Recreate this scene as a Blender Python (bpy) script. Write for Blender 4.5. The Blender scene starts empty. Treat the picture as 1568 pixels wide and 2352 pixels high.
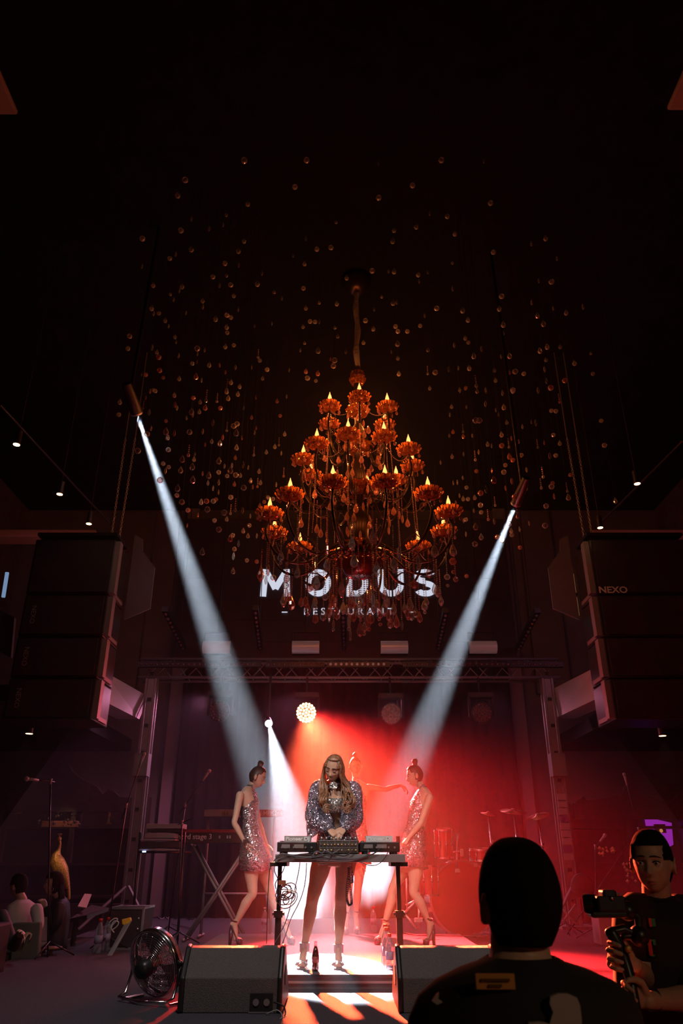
import bpy, math, random
from math import sin, cos, pi, sqrt, radians as R
from mathutils import Vector as V, Matrix as M4, Euler, noise as mnoise
random.seed(7)
scene = bpy.context.scene
COL = scene.collection

# ------------------------------------------------------------------ camera
FPX, TH, CZ = 1700.0, R(25.2), 0.90
cd = bpy.data.cameras.new('camera'); cam = bpy.data.objects.new('camera', cd); COL.objects.link(cam)
cam.location = (0, 0, CZ); cam.rotation_euler = (R(90) + TH, 0, 0)
cd.sensor_fit = 'VERTICAL'; cd.sensor_height = 36; cd.lens = FPX * 36 / 2352
cd.clip_start = 0.05; cd.clip_end = 60
cd.dof.use_dof = True; cd.dof.focus_distance = 7.6; cd.dof.aperture_fstop = 5.6
scene.camera = cam
def P(px, py, Y):
    """world point at distance Y along the floor that the photo shows at pixel px, py"""
    u = (px - 784) / FPX; v = (1176 - py) / FPX
    k = Y / (cos(TH) - v * sin(TH))
    return V((u * k, Y, CZ + (sin(TH) + v * cos(TH)) * k))
def G(px, py, z=0.0):
    """world point on the horizontal level z at pixel px, py"""
    u = (px - 784) / FPX; v = (1176 - py) / FPX
    r = (sin(TH) + v * cos(TH))
    k = (z - CZ) / r
    return V((u * k, (cos(TH) - v * sin(TH)) * k, z))
def ppm(py, Y):
    v = (1176 - py) / FPX
    return FPX * (cos(TH) - v * sin(TH)) / Y

# ------------------------------------------------------------------ world, exposure
w = bpy.data.worlds.new('world'); scene.world = w; w.use_nodes = True
w.node_tree.nodes['Background'].inputs[0].default_value = (0.010, 0.0095, 0.0105, 1)
w.node_tree.nodes['Background'].inputs[1].default_value = 0.35
scene.view_settings.view_transform = 'Standard'; scene.view_settings.look = 'None'
scene.view_settings.exposure = 0.0; scene.view_settings.gamma = 1.0
scene.view_settings.use_curve_mapping = False
cy = scene.cycles
cy.use_denoising = True; cy.use_adaptive_sampling = True; cy.adaptive_threshold = 0.04
cy.max_bounces = 5; cy.diffuse_bounces = 2; cy.glossy_bounces = 2; cy.transmission_bounces = 3
cy.volume_bounces = 0; cy.transparent_max_bounces = 9
cy.caustics_reflective = False; cy.caustics_refractive = False
cy.sample_clamp_indirect = 2.0; cy.sample_clamp_direct = 0; cy.use_light_tree = True

# ------------------------------------------------------------------ materials
def mat(name, col, rough=0.6, metal=0.0, emit=None, es=1.0, noise=0.0, nscale=30.0, spec=0.5, bump=0.0, alpha=1.0, coat=0.0):
    m = bpy.data.materials.new(name); m.use_nodes = True
    nt = m.node_tree; b = nt.nodes['Principled BSDF']
    b.inputs['Base Color'].default_value = (*col, 1); b.inputs['Roughness'].default_value = rough
    b.inputs['Metallic'].default_value = metal
    b.inputs['Specular IOR Level'].default_value = spec
    b.inputs['Coat Weight'].default_value = coat
    b.inputs['Alpha'].default_value = alpha
    if emit: b.inputs['Emission Color'].default_value = (*emit, 1); b.inputs['Emission Strength'].default_value = es
    if noise or bump:
        tc = nt.nodes.new('ShaderNodeTexCoord'); n = nt.nodes.new('ShaderNodeTexNoise')
        n.inputs['Scale'].default_value = nscale; n.inputs['Detail'].default_value = 4
        nt.links.new(tc.outputs['Object'], n.inputs['Vector'])
        if noise:
            r = nt.nodes.new('ShaderNodeValToRGB')
            r.color_ramp.elements[0].position = 0.3; r.color_ramp.elements[1].position = 0.7
            r.color_ramp.elements[0].color = (*[c * (1 - noise) for c in col], 1)
            r.color_ramp.elements[1].color = (*[min(1, c * (1 + noise)) for c in col], 1)
            nt.links.new(n.outputs['Fac'], r.inputs['Fac']); nt.links.new(r.outputs['Color'], b.inputs['Base Color'])
        if bump:
            bp = nt.nodes.new('ShaderNodeBump'); bp.inputs['Strength'].default_value = bump; bp.inputs['Distance'].default_value = 0.01
            nt.links.new(n.outputs['Fac'], bp.inputs['Height']); nt.links.new(bp.outputs['Normal'], b.inputs['Normal'])
    return m
def sequin(name, col, scale, jit=1.0, rough=0.2, dark=None, df=0.0):
    """small mirror discs, each with a tilt of its own"""
    m = bpy.data.materials.new(name); m.use_nodes = True
    nt = m.node_tree; b = nt.nodes['Principled BSDF']
    b.inputs['Metallic'].default_value = 1.0 - df; b.inputs['Roughness'].default_value = rough
    tc = nt.nodes.new('ShaderNodeTexCoord'); vo = nt.nodes.new('ShaderNodeTexVoronoi'); vo.inputs['Scale'].default_value = scale
    nt.links.new(tc.outputs['Object'], vo.inputs['Vector'])
    s = nt.nodes.new('ShaderNodeVectorMath'); s.operation = 'SUBTRACT'; s.inputs[1].default_value = (.5, .5, .5)
    nt.links.new(vo.outputs['Color'], s.inputs[0])
    k = nt.nodes.new('ShaderNodeVectorMath'); k.operation = 'SCALE'; k.inputs['Scale'].default_value = jit
    nt.links.new(s.outputs[0], k.inputs[0])
    ge = nt.nodes.new('ShaderNodeNewGeometry')
    a = nt.nodes.new('ShaderNodeVectorMath'); a.operation = 'ADD'
    nt.links.new(k.outputs[0], a.inputs[0]); nt.links.new(ge.outputs['Normal'], a.inputs[1])
    no = nt.nodes.new('ShaderNodeVectorMath'); no.operation = 'NORMALIZE'
    nt.links.new(a.outputs[0], no.inputs[0]); nt.links.new(no.outputs[0], b.inputs['Normal'])
    rp = nt.nodes.new('ShaderNodeValToRGB'); d = dark or tuple(c * .25 for c in col)
    rp.color_ramp.elements[0].color = (*d, 1); rp.color_ramp.elements[1].color = (*col, 1)
    sx = nt.nodes.new('ShaderNodeSeparateColor'); nt.links.new(vo.outputs['Color'], sx.inputs[0])
    nt.links.new(sx.outputs[0], rp.inputs['Fac']); nt.links.new(rp.outputs['Color'], b.inputs['Base Color'])
    return m
def crystal_mat(name, col, rim=0.9, base=0.22):
    """thin cut glass: see-through in the middle, mirror-bright towards the facets' edges"""
    m = bpy.data.materials.new(name); m.use_nodes = True
    nt = m.node_tree; nt.nodes.clear()
    out = nt.nodes.new('ShaderNodeOutputMaterial')
    tr = nt.nodes.new('ShaderNodeBsdfTransparent'); tr.inputs[0].default_value = (*[0.55 + .45 * c for c in col], 1)
    pr = nt.nodes.new('ShaderNodeBsdfPrincipled'); pr.inputs['Base Color'].default_value = (*col, 1)
    pr.inputs['Metallic'].default_value = 0.4; pr.inputs['Roughness'].default_value = 0.10
    lw = nt.nodes.new('ShaderNodeLayerWeight'); lw.inputs['Blend'].default_value = 0.5
    mr = nt.nodes.new('ShaderNodeMapRange'); mr.inputs['To Min'].default_value = base; mr.inputs['To Max'].default_value = rim
    nt.links.new(lw.outputs['Facing'], mr.inputs['Value'])
    mx = nt.nodes.new('ShaderNodeMixShader')
    nt.links.new(mr.outputs[0], mx.inputs[0]); nt.links.new(tr.outputs[0], mx.inputs[1]); nt.links.new(pr.outputs[0], mx.inputs[2])
    nt.links.new(mx.outputs[0], out.inputs['Surface'])
    return m
def emis(name, col, s):
    m = bpy.data.materials.new(name); m.use_nodes = True
    nt = m.node_tree; nt.nodes.clear(); o = nt.nodes.new('ShaderNodeOutputMaterial'); e = nt.nodes.new('ShaderNodeEmission')
    e.inputs[0].default_value = (*col, 1); e.inputs[1].default_value = s; nt.links.new(e.outputs[0], o.inputs[0])
    return m
def amber_mat(name, col):
    m = sequin(name, col, 85, 1.9, .14, tuple(c * .10 for c in col), .35); nt = m.node_tree
    pr = [n for n in nt.nodes if n.type == 'BSDF_PRINCIPLED'][0]; ou = [n for n in nt.nodes if n.type == 'OUTPUT_MATERIAL'][0]
    tl = nt.nodes.new('ShaderNodeBsdfTranslucent'); tl.inputs[0].default_value = (*col, 1)
    m2 = nt.nodes.new('ShaderNodeMixShader'); m2.inputs[0].default_value = .30
    nt.links.new(pr.outputs[0], m2.inputs[1]); nt.links.new(tl.outputs[0], m2.inputs[2]); nt.links.new(m2.outputs[0], ou.inputs['Surface'])
    return m
MT = dict(
    black=mat('black_matt', (.012, .011, .012), .65), blackp=mat('black_plastic', (.02, .02, .022), .35),
    blackm=mat('black_metal', (.03, .028, .03), .38, .6), chrome=mat('chrome', (.72, .72, .74), .18, 1.0),
    alu=mat('aluminium', (.50, .49, .50), .38, .85), alud=mat('dull_aluminium', (.30, .28, .29), .55, .5),
    grey=mat('grey_paint', (.20, .195, .20), .55), lgrey=mat('light_grey', (.42, .41, .42), .5),
    white=mat('white_paint', (.62, .60, .58), .6), carpet=mat('stage_carpet', (.075, .072, .088), .95, noise=.55, nscale=160, spec=.1, bump=.5),
    deck=mat('riser_carpet', (.14, .145, .165), .9, noise=.4, nscale=220, spec=.15, bump=.4),
    wall=mat('plaster_wall', (.15, .125, .13), .9, noise=.12, nscale=3), wallb=mat('brick_wall', (.12, .085, .085), .9, noise=.3, nscale=5),
    ceil=mat('black_ceiling', (.006, .006, .007), .95, spec=.05), floor=mat('wood_floor', (.06, .04, .03), .6, noise=.3, nscale=6),
    curtain=mat('black_curtain', (.013, .010, .011), .95, spec=.1), wood=mat('dark_wood', (.028, .016, .012), .5, noise=.4, nscale=12),
    skin=mat('skin', (.62, .40, .30), .48, noise=.05, nscale=40), skin2=mat('skin_tan', (.56, .33, .23), .45, noise=.05, nscale=40),
    skin3=mat('skin_olive', (.52, .34, .24), .5, noise=.06, nscale=60),
    hairb=mat('brown_hair', (.05, .025, .018), .42), hairk=mat('black_hair', (.007, .006, .006), .9, spec=.15, bump=.4, nscale=120),
    hairl=mat('blond_brown_hair', (.24, .115, .06), .36, noise=.75, nscale=38, spec=.8),
    lips=mat('lips', (.40, .10, .09), .4), brow=mat('eyebrow', (.03, .018, .014), .7), eyew=mat('eye_white', (.55, .5, .48), .3),
    iris=mat('iris', (.02, .012, .01), .2), lid=mat('eye_shadow', (.24, .12, .10), .6),
    robe=sequin('robe_sequins', (.80, .76, .95), 165, 1.8, .25, (.05, .038, .07), .35),
    dress=sequin('silver_sequins', (.88, .80, .84), 115, .8, .2, (.25, .20, .25), .2),
    dressp=sequin('pink_lit_sequins', (.95, .62, .66), 130, .8, .24, (.45, .22, .26), .3),  # dressp: silver sequins tinted pink for the stage light on them
    glit=sequin('rhinestones', (.95, .92, .9), 190, 1.1, .2, (.2, .18, .18), .2),
    strapm=mat('silver_leather', (.75, .75, .80), .22, .8), shoe=mat('dark_shoe', (.03, .027, .045), .3, coat=.4),
    screen=mat('led_wall_face', (.030, .022, .030), .6), ledw=emis('led_white', (.80, .84, 1.0), .78),
    pale=mat('pale_panel', (.30, .20, .17), .8), gold=mat('gilded', (.75, .42, .14), .4, .45, noise=.4, nscale=60, bump=.6),
    cloth=mat('white_cloth', (.55, .53, .52), .8), cyel=mat('yellow_plastic', (.9, .45, .03), .4), cred=mat('red_plastic', (.7, .03, .02), .4),
    cola=mat('cola', (.05, .012, .008), .1, coat=.6), redpaint=mat('red_lacquer', (.22, .03, .025), .4),
    pcol=mat('bottle_label', (.30, .28, .42), .5), text=mat('printed_white', (.75, .75, .75), .6), textd=mat('faint_print', (.30, .28, .30), .6),
    glassb=crystal_mat('clear_plastic', (.80, .84, .95), .75, .16), tee=mat('black_shirt', (.012, .0115, .0125), .9),
    label=mat('orange_label', (.52, .24, .05), .8), logo=mat('pale_print', (.36, .33, .30), .8),
    bronze=mat('dark_bronze', (.050, .030, .022), .33, .8), amber=amber_mat('amber_glass', (1.0, .32, .07)),
    cryst=crystal_mat('clear_crystal', (.95, .86, .82), .98, .14), cryst2=crystal_mat('rose_crystal', (1.0, .50, .42), .98, .22),
    bead=crystal_mat('bead_glass', (.95, .60, .50), .95, .55), flame=emis('bulb_glow', (1.0, .36, .09), 2.6),
    candle=mat('candle_tube', (.55, .30, .14), .5), thread=mat('thread', (.03, .028, .03), .5, spec=.2),
    lensw=emis('lamp_lens_white', (.88, .94, 1.0), 30.0), lensr=emis('lamp_lens_warm', (1.0, .50, .20), 16.0),
    lensd=mat('dark_lens', (.17, .10, .13), .25, .5), dl=emis('downlight_glow', (1.0, .55, .25), 6.0),
    orange=emis('lit_window', (1.0, .42, .16), .16), violet=emis('violet_lit', (.45, .03, .62), .55), amberl=emis('shelf_glow', (1.0, .40, .12), .5),
    bluel=emis('blue_indicator', (.35, .5, 1.0), 3.0), pinkb=mat('glowing_reflector', (.80, .60, .62), .3, .3, emit=(.95, .50, .48), es=.045),  # pinkb: faint glow put in for beam light spilling onto the reflectors
    tape=mat('blue_white_strip', (.42, .42, .52), .6), green=mat('green_strap', (.03, .22, .10), .6), brass=mat('brass', (.75, .5, .2), .3, .9),
)

# ------------------------------------------------------------------ mesh helper
class MB:
    def __init__(s): s.v = []; s.f = []; s.mi = []; s.m = 0
    def add(s, vs, fs):
        b = len(s.v); s.v += [V(x) for x in vs]
        for f in fs: s.f.append([b + i for i in f]); s.mi.append(s.m)
        return s
    def box(s, c, size, rot=None):
        h = [x / 2 for x in size]; vs = []
        for x in (-1, 1):
            for y in (-1, 1):
                for z in (-1, 1):
                    p = V((x * h[0], y * h[1], z * h[2]))
                    if rot is not None: p = rot @ p
                    vs.append(V(c) + p)
        return s.add(vs, [(0, 1, 3, 2), (4, 6, 7, 5), (0, 4, 5, 1), (2, 3, 7, 6), (0, 2, 6, 4), (1, 5, 7, 3)])
    def loft(s, rings, caps=True, closed=False):
        n = len(rings[0]); vs = [p for r in rings for p in r]; fs = []
        for i in range(len(rings) - (0 if closed else 1)):
            j = (i + 1) % len(rings)
            for k in range(n):
                l = (k + 1) % n; fs.append((i * n + k, i * n + l, j * n + l, j * n + k))
        if caps and not closed: fs += [tuple(range(n))[::-1], tuple(range((len(rings) - 1) * n, len(rings) * n))]
        return s.add(vs, fs)
    def tube(s, pts, rad, n=10, ends=True, closed=False, flat=None, up=None):
        pts = [V(p) for p in pts]
        if not isinstance(rad, (list, tuple)): rad = [rad] * len(pts)
        rad = list(rad)
        if ends == 'round':
            d0 = (pts[0] - pts[1]).normalized(); d1 = (pts[-1] - pts[-2]).normalized()
            pts = [pts[0] + d0 * rad[0] * .85, pts[0] + d0 * rad[0] * .55] + pts + [pts[-1] + d1 * rad[-1] * .55, pts[-1] + d1 * rad[-1] * .85]
            rad = [rad[0] * .45, rad[0] * .83] + rad + [rad[-1] * .83, rad[-1] * .45]
        rings = []; L = len(pts); ref = V(up) if up else None
        for i, p in enumerate(pts):
            if closed: t = (pts[(i + 1) % L] - pts[i - 1])
            else: t = pts[min(i + 1, L - 1)] - pts[max(i - 1, 0)]
            if t.length < 1e-9: t = V((0, 0, 1))
            t.normalize()
            if ref is None: ref = V((0, 0, 1)) if abs(t.z) < .9 else V((1, 0, 0))
            a = ref - t * ref.dot(t)
            if a.length < 1e-6: a = t.orthogonal()
            a.normalize(); b = t.cross(a)
            if not up: ref = a
            fl = flat if flat else 1.0
            rings.append([p + a * (rad[i] * cos(2 * pi * k / n)) * fl + b * (rad[i] * sin(2 * pi * k / n)) for k in range(n)])
        return s.loft(rings, caps=bool(ends), closed=closed)
    def cyl(s, a, b, r, r2=None, n=16): return s.tube([a, b], [r, r if r2 is None else r2], n)
    def lathe(s, prof, c, n=20, axis=None, lobes=0, amp=0.0):
        c = V(c); q = V((0, 0, 1)).rotation_difference(V(axis).normalized()) if axis is not None else None
        rings = []
        for r, z in prof:
            ring = []
            for k in range(n):
                rr = max(r, 1e-4) * (1 + (amp * cos(lobes * 2 * pi * k / n) if lobes else 0))
                p = V((rr * cos(2 * pi * k / n), rr * sin(2 * pi * k / n), z))
                if q: p = q @ p
                ring.append(c + p)
            rings.append(ring)
        return s.loft(rings, closed=prof[0][0] > .0025)
    def sphere(s, c, r, n=12, m=8, sc=(1, 1, 1), rot=None):
        vs = [V((0, 0, 1))]; fs = []
        for i in range(1, m):
            for k in range(n): vs.append(V((sin(pi * i / m) * cos(2 * pi * k / n), sin(pi * i / m) * sin(2 * pi * k / n), cos(pi * i / m))))
        vs.append(V((0, 0, -1)))
        for k in range(n):
            fs.append((0, 1 + k, 1 + (k + 1) % n)); e = 1 + (m - 2) * n; fs.append((len(vs) - 1, e + (k + 1) % n, e + k))
        for i in range(m - 2):
            for k in range(n): a = 1 + i * n; fs.append((a + k, a + n + k, a + n + (k + 1) % n, a + (k + 1) % n))
        o = []
        for p in vs:
            p = V((p.x * sc[0] * r, p.y * sc[1] * r, p.z * sc[2] * r))
            if rot is not None: p = rot @ p
            o.append(V(c) + p)
        return s.add(o, fs)
    def octa(s, c, r, h=None):
        c = V(c); h = h or r
        return s.add([c + V(q) for q in ((r, 0, 0), (0, r, 0), (-r, 0, 0), (0, -r, 0), (0, 0, h), (0, 0, -h))],
                     [(0, 1, 4), (1, 2, 4), (2, 3, 4), (3, 0, 4), (1, 0, 5), (2, 1, 5), (3, 2, 5), (0, 3, 5)])
    def prism(s, poly, off):
        """poly: 3-d points of one face, off: extrusion vector"""
        a = [V(p) for p in poly]; b = [p + V(off) for p in a]; n = len(a)
        return s.add(a + b, [tuple(range(n)), tuple(range(2 * n - 1, n - 1, -1))] + [(i, i + n, (i + 1) % n + n, (i + 1) % n) for i in range(n)])
    def build(s, name, m, parent=None, smooth=False, bevel=0, org=None):
        me = bpy.data.meshes.new(name)
        o = bpy.data.objects.new(name, me); COL.objects.link(o)
        L = V((0, 0, 0))
        if parent is not None:
            o.parent = parent; q = parent
            while q is not None: L = L + q.location; q = q.parent
        if org is not None: L2 = V(org); o.location = L2 - L; L = L2
        me.from_pydata([p - L for p in s.v], [], s.f); me.update()
        for x in (m if isinstance(m, (list, tuple)) else [m]): me.materials.append(MT[x] if isinstance(x, str) else x)
        for p, i in zip(me.polygons, s.mi): p.material_index = i; p.use_smooth = bool(smooth)
        if smooth == 'auto':
            try: me.set_sharp_from_angle(angle=R(40))
            except Exception: pass
        if bevel:
            b = o.modifiers.new('bevel', 'BEVEL'); b.width = bevel; b.segments = 2; b.limit_method = 'ANGLE'
        return o
def tag(o, label=None, cat=None, group=None, kind=None):
    if label: o['label'] = label
    if cat: o['category'] = cat
    if group: o['group'] = group
    if kind: o['kind'] = kind
    return o
def thing(name, loc, label, cat, group=None):
    o = bpy.data.objects.new(name, None); COL.objects.link(o); o.location = loc; o.empty_display_size = .1
    return tag(o, label, cat, group)
def kids(o): return [c for c in bpy.data.objects if c.parent is o]
TREE = {}
def copy_tree(o, parent=None):
    c = o.copy(); COL.objects.link(c); c.parent = parent
    for ch in TREE.setdefault(o.name, kids(o)): copy_tree(ch, c)
    return c
def struct(name, mb, m, label, cat='wall', smooth=False, bevel=0):
    o = mb.build(name, m, smooth=smooth, bevel=bevel); return tag(o, label, cat, kind='structure')
def lerp(a, b, t): return a + (b - a) * t
def txt(name, s, size, mtl, parent, center, ext=.001, rx=R(90), rz=0.0, ry=0.0, sx=1.0, sp=1.0, bold=0.0):
    c = bpy.data.curves.new(name, 'FONT'); c.body = s; c.size = size; c.extrude = ext; c.align_x = 'CENTER'; c.align_y = 'CENTER'
    c.space_character = sp; c.offset = bold; c.resolution_u = 3
    c.materials.append(MT[mtl]); o = bpy.data.objects.new(name, c); COL.objects.link(o)
    L = V((0, 0, 0)); q = parent
    while q is not None: L = L + q.location; q = q.parent
    o.parent = parent; o.location = V(center) - L; o.rotation_euler = (rx, ry, rz); o.scale = (sx, 1, 1)
    bpy.context.view_layer.update()
    me = bpy.data.meshes.new_from_object(o.evaluated_get(bpy.context.evaluated_depsgraph_get()))
    n = bpy.data.objects.new(name, me); COL.objects.link(n); n.parent = parent; n.location = o.location; n.rotation_euler = o.rotation_euler; n.scale = o.scale
    bpy.data.objects.remove(o); bpy.data.curves.remove(c)
    return n
def spot(name, loc, tgt, energy, deg, col, blend=.5, rad=.03, parent=None):
    l = bpy.data.lights.new(name, 'SPOT'); l.energy = energy; l.spot_size = R(deg); l.spot_blend = blend; l.color = col; l.shadow_soft_size = rad
    o = bpy.data.objects.new(name, l); COL.objects.link(o); L = V((0, 0, 0)); q = parent
    while q is not None: L = L + q.location; q = q.parent
    o.parent = parent; o.location = V(loc) - L
    o.rotation_euler = (V(tgt) - V(loc)).to_track_quat('-Z', 'Y').to_euler(); return o
def area(name, loc, tgt, energy, sx, sy, col):
    l = bpy.data.lights.new(name, 'AREA'); l.energy = energy; l.shape = 'RECTANGLE'; l.size = sx; l.size_y = sy; l.color = col
    o = bpy.data.objects.new(name, l); COL.objects.link(o); o.location = loc
    o.rotation_euler = (V(tgt) - V(loc)).to_track_quat('-Z', 'Y').to_euler(); return o

# ------------------------------------------------------------------ lights (tune here)
HAZE = 0.0045
BEAM_L_AT, BEAM_L_TO = P(312, 945, 6.9), P(655, 1950, 13.6)
BEAM_R_AT, BEAM_R_TO = P(1186, 1153, 7.3), P(872, 1930, 13.6)
BACK_AT, BACK_TO = P(617, 1662, 12.0), G(745, 2212, 0.1)
RED_AT = P(703, 1637, 12.1); RED_TO = P(832, 1975, 7.6)
E_BEAM_L, E_BEAM_R, E_BACK, E_RED_CORE, E_RED = 560000, 500000, 125000, 32000, 100000
# wide, dim washes and fills over stage and room
STAGE_HAZE = 0.019
for i_, x_ in enumerate((-2.4, -.8, .9, 2.5)): spot('haze_fill', (x_, 12.95, 3.5), (x_ * 1.15, 12.3, 0), 185 if x_ < 0 else 80, 150, (.66, .22, .40) if x_ < 0 else (.66, .18, .30), .6, .1)  # added fill that makes the haze glow purple, no fixture behind it
area('wall_fill_left', (-4.2, 10.0, 5.0), (-5.0, 14.5, 1.5), 7, 2.0, 0.5, (.75, .28, .42))  # added fill, tints the side background on the left
area('wall_fill_right', (4.6, 10.0, 5.0), (5.0, 14.5, 1.5), 7, 2.0, 0.5, (.75, .26, .50))  # added fill, tints the side background on the right
spot('front_wash_left', (-2.6, 3.2, 4.4), (-.6, 8.2, .8), 520, 34, (1.0, .86, .80), .8, .15)
spot('front_wash_right', (2.6, 3.2, 4.4), (.5, 8.2, .8), 420, 34, (1.0, .80, .72), .8, .15)
spot('room_fill', (-.3, 3.6, 5.6), (-.3, 6.7, 0), 360, 64, (1.0, .86, .82), .8, .3)  # added fill for the monitors and stage front
spot('warm_fill', (2.3, -1.2, 2.3), (1.2, 2.7, .75), 52, 62, (1.0, .62, .36), .8, .15)  # added unseen lamp, warms the operator's face and the viewer's back
# ------------------------------------------------------------------ structure
FZ = -0.75; CEIL = 8.0
struct('floor', MB().box((0, 7, FZ - .05), (18, 18, .1)), 'floor', 'dark restaurant floor around the stage', 'floor')
st = MB(); st.prism([(-3.0, 4.2, FZ), (3.6, 4.2, FZ), (4.6, 15, FZ), (-3.75, 15, FZ)], (0, 0, -FZ))
struct('floor_stage', st, 'carpet', 'low stage covered in dark speckled carpet', 'floor')
struct('ceiling', MB().box((0, 7, CEIL + .05), (18, 18, .1)), 'ceil', 'black ceiling high above the stage', 'ceiling')
struct('wall_back', MB().box((0, 15.1, 3.6), (18, .2, 8.9)), 'wall', 'plaster wall behind the stage and cabinets')
struct('wall_left', MB().box((-7.1, 7, 3.6), (.2, 16, 8.9)), 'wallb', 'dark side wall behind the seated guests')
struct('wall_right', MB().box((7.1, 7, 3.6), (.2, 16, 8.9)), 'wallb', 'dark side wall behind the camera operator')
# side balconies: slab, lit edge strip
for sx, nm in ((-1, 'left'), (1, 'right')):
    x0, x1 = sorted((sx * 4.1, sx * 7.0))
    struct('ceiling_balcony_' + nm, MB().box(((x0 + x1) / 2, 12.5, 2.93), (x1 - x0, 5.0, .22)), 'black', 'dark underside of the %s balcony' % nm, 'ceiling')
    a = P(-60, 1222, 10.6) if sx < 0 else P(1365, 1222, 10.6); b = P(215, 1222, 10.6) if sx < 0 else P(1640, 1222, 10.6)
    struct('trim_beam_' + nm, MB().box(((a.x + b.x) / 2, 10.8, a.z), (b.x - a.x, .3, .12)), mat('brown_beam', (.30, .13, .07), .7), 'brown beam edge above the %s speaker array' % nm, 'beam')
# pilasters on the back wall
for px0, px1, nm in ((372, 402, 'left'), (1190, 1222, 'right')):
    a = P(px0, 1800, 14.85); b = P(px1, 1800, 14.85)
    struct('trim_pilaster_' + nm, MB().box(((a.x + b.x) / 2, 14.9, 3.6), (b.x - a.x, .2, 8.7)), mat('pilaster_paint', (.26, .19, .20), .85), 'pale pilaster %s of the stage backdrop' % nm, 'pilaster')
for px0, px1, nm in ((232, 330, 'left'), (1215, 1290, 'right')):
    a = P(px0, 1400, 14.8); b = P(px1, 1400, 14.8)
    struct('trim_column_' + nm, MB().box(((a.x + b.x) / 2, 14.92, 5.9), (b.x - a.x, .16, 4.0)), mat('column_paint', (.13, .11, .09), .9), 'dim wall column %s of the LED wall' % nm, 'column')
# riser
rz = MB(); rz.box((-.02, 8.55, .045), (2.9, 3.6, .09)); rz.m = 1
rz.box((-.02, 6.745, .086), (2.9, .012, .022)); rz.m = 2; rz.box((-.02, 6.742, .045), (2.9, .012, .016)); rz.m = 1
struct('floor_riser', rz, ['deck', 'blackm', 'alu'], 'grey carpeted riser with a metal edge under the mixing table', 'floor')
# ceiling panels in the upper corners
for sx, nm, ye in ((-1, 'left', 5.2), (1, 'right', 5.15)):
    x0, x1 = sorted((sx * 3.36, sx * 5.2))
    struct('ceiling_panel_' + nm, MB().box(((x0 + x1) / 2, ye - 1.5, 7.93), (x1 - x0, 3.0, .06)), 'pale', 'pale ceiling panel cut by the %s edge' % nm, 'ceiling panel', bevel=.02)
# lit window high on the right
wa, wb = P(1296, 1316, 14.9), P(1332, 1412, 14.9)
wn = MB(); wn.box(((wa.x + wb.x) / 2, 14.97, (wa.z + wb.z) / 2), (wb.x - wa.x, .05, wa.z - wb.z)); wn.m = 1
wn.box((lerp(wa.x, wb.x, .62), 14.93, (wa.z + wb.z) / 2), (.05, .06, wa.z - wb.z + .1)); wn.box(((wa.x + wb.x) / 2, 14.93, lerp(wa.z, wb.z, .5)), (wb.x - wa.x, .06, .04))
wn.cyl((wa.x, 14.9, wb.z + .1), (wb.x, 14.9, lerp(wa.z, wb.z, .5)), .02)
struct('window_1', wn, ['orange', 'black'], 'orange lit window with dark bars beside the right speaker array', 'window')
# haze
hz = bpy.data.materials.new('stage_haze'); hz.use_nodes = True; nt = hz.node_tree; nt.nodes.clear()
ho = nt.nodes.new('ShaderNodeOutputMaterial'); vs = nt.nodes.new('ShaderNodeVolumeScatter'); vs.inputs['Color'].default_value = (.9, .92, 1, 1)
vs.inputs['Density'].default_value = HAZE; vs.inputs['Anisotropy'].default_value = 0.25; nt.links.new(vs.outputs[0], ho.inputs['Volume'])
o = MB().box((0, 10.6, 3.5), (9.6, 8.6, 8.3)).build('haze', hz)
tag(o, 'thin theatrical haze hanging over the stage', 'haze', kind='stuff')
h2 = hz.copy(); h2.name = 'dense_stage_haze'; [n for n in h2.node_tree.nodes if n.type == 'VOLUME_SCATTER'][0].inputs['Density'].default_value = STAGE_HAZE
o = MB().prism([(-3.9, 7.6, .02), (-3.9, 14.3, .02), (-3.9, 14.3, 3.6), (-3.9, 12.25, 3.6)], (7.8, 0, 0)).build('dense_haze', h2)
tag(o, 'denser smoke filling the stage below the truss', 'haze', kind='stuff')

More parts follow.
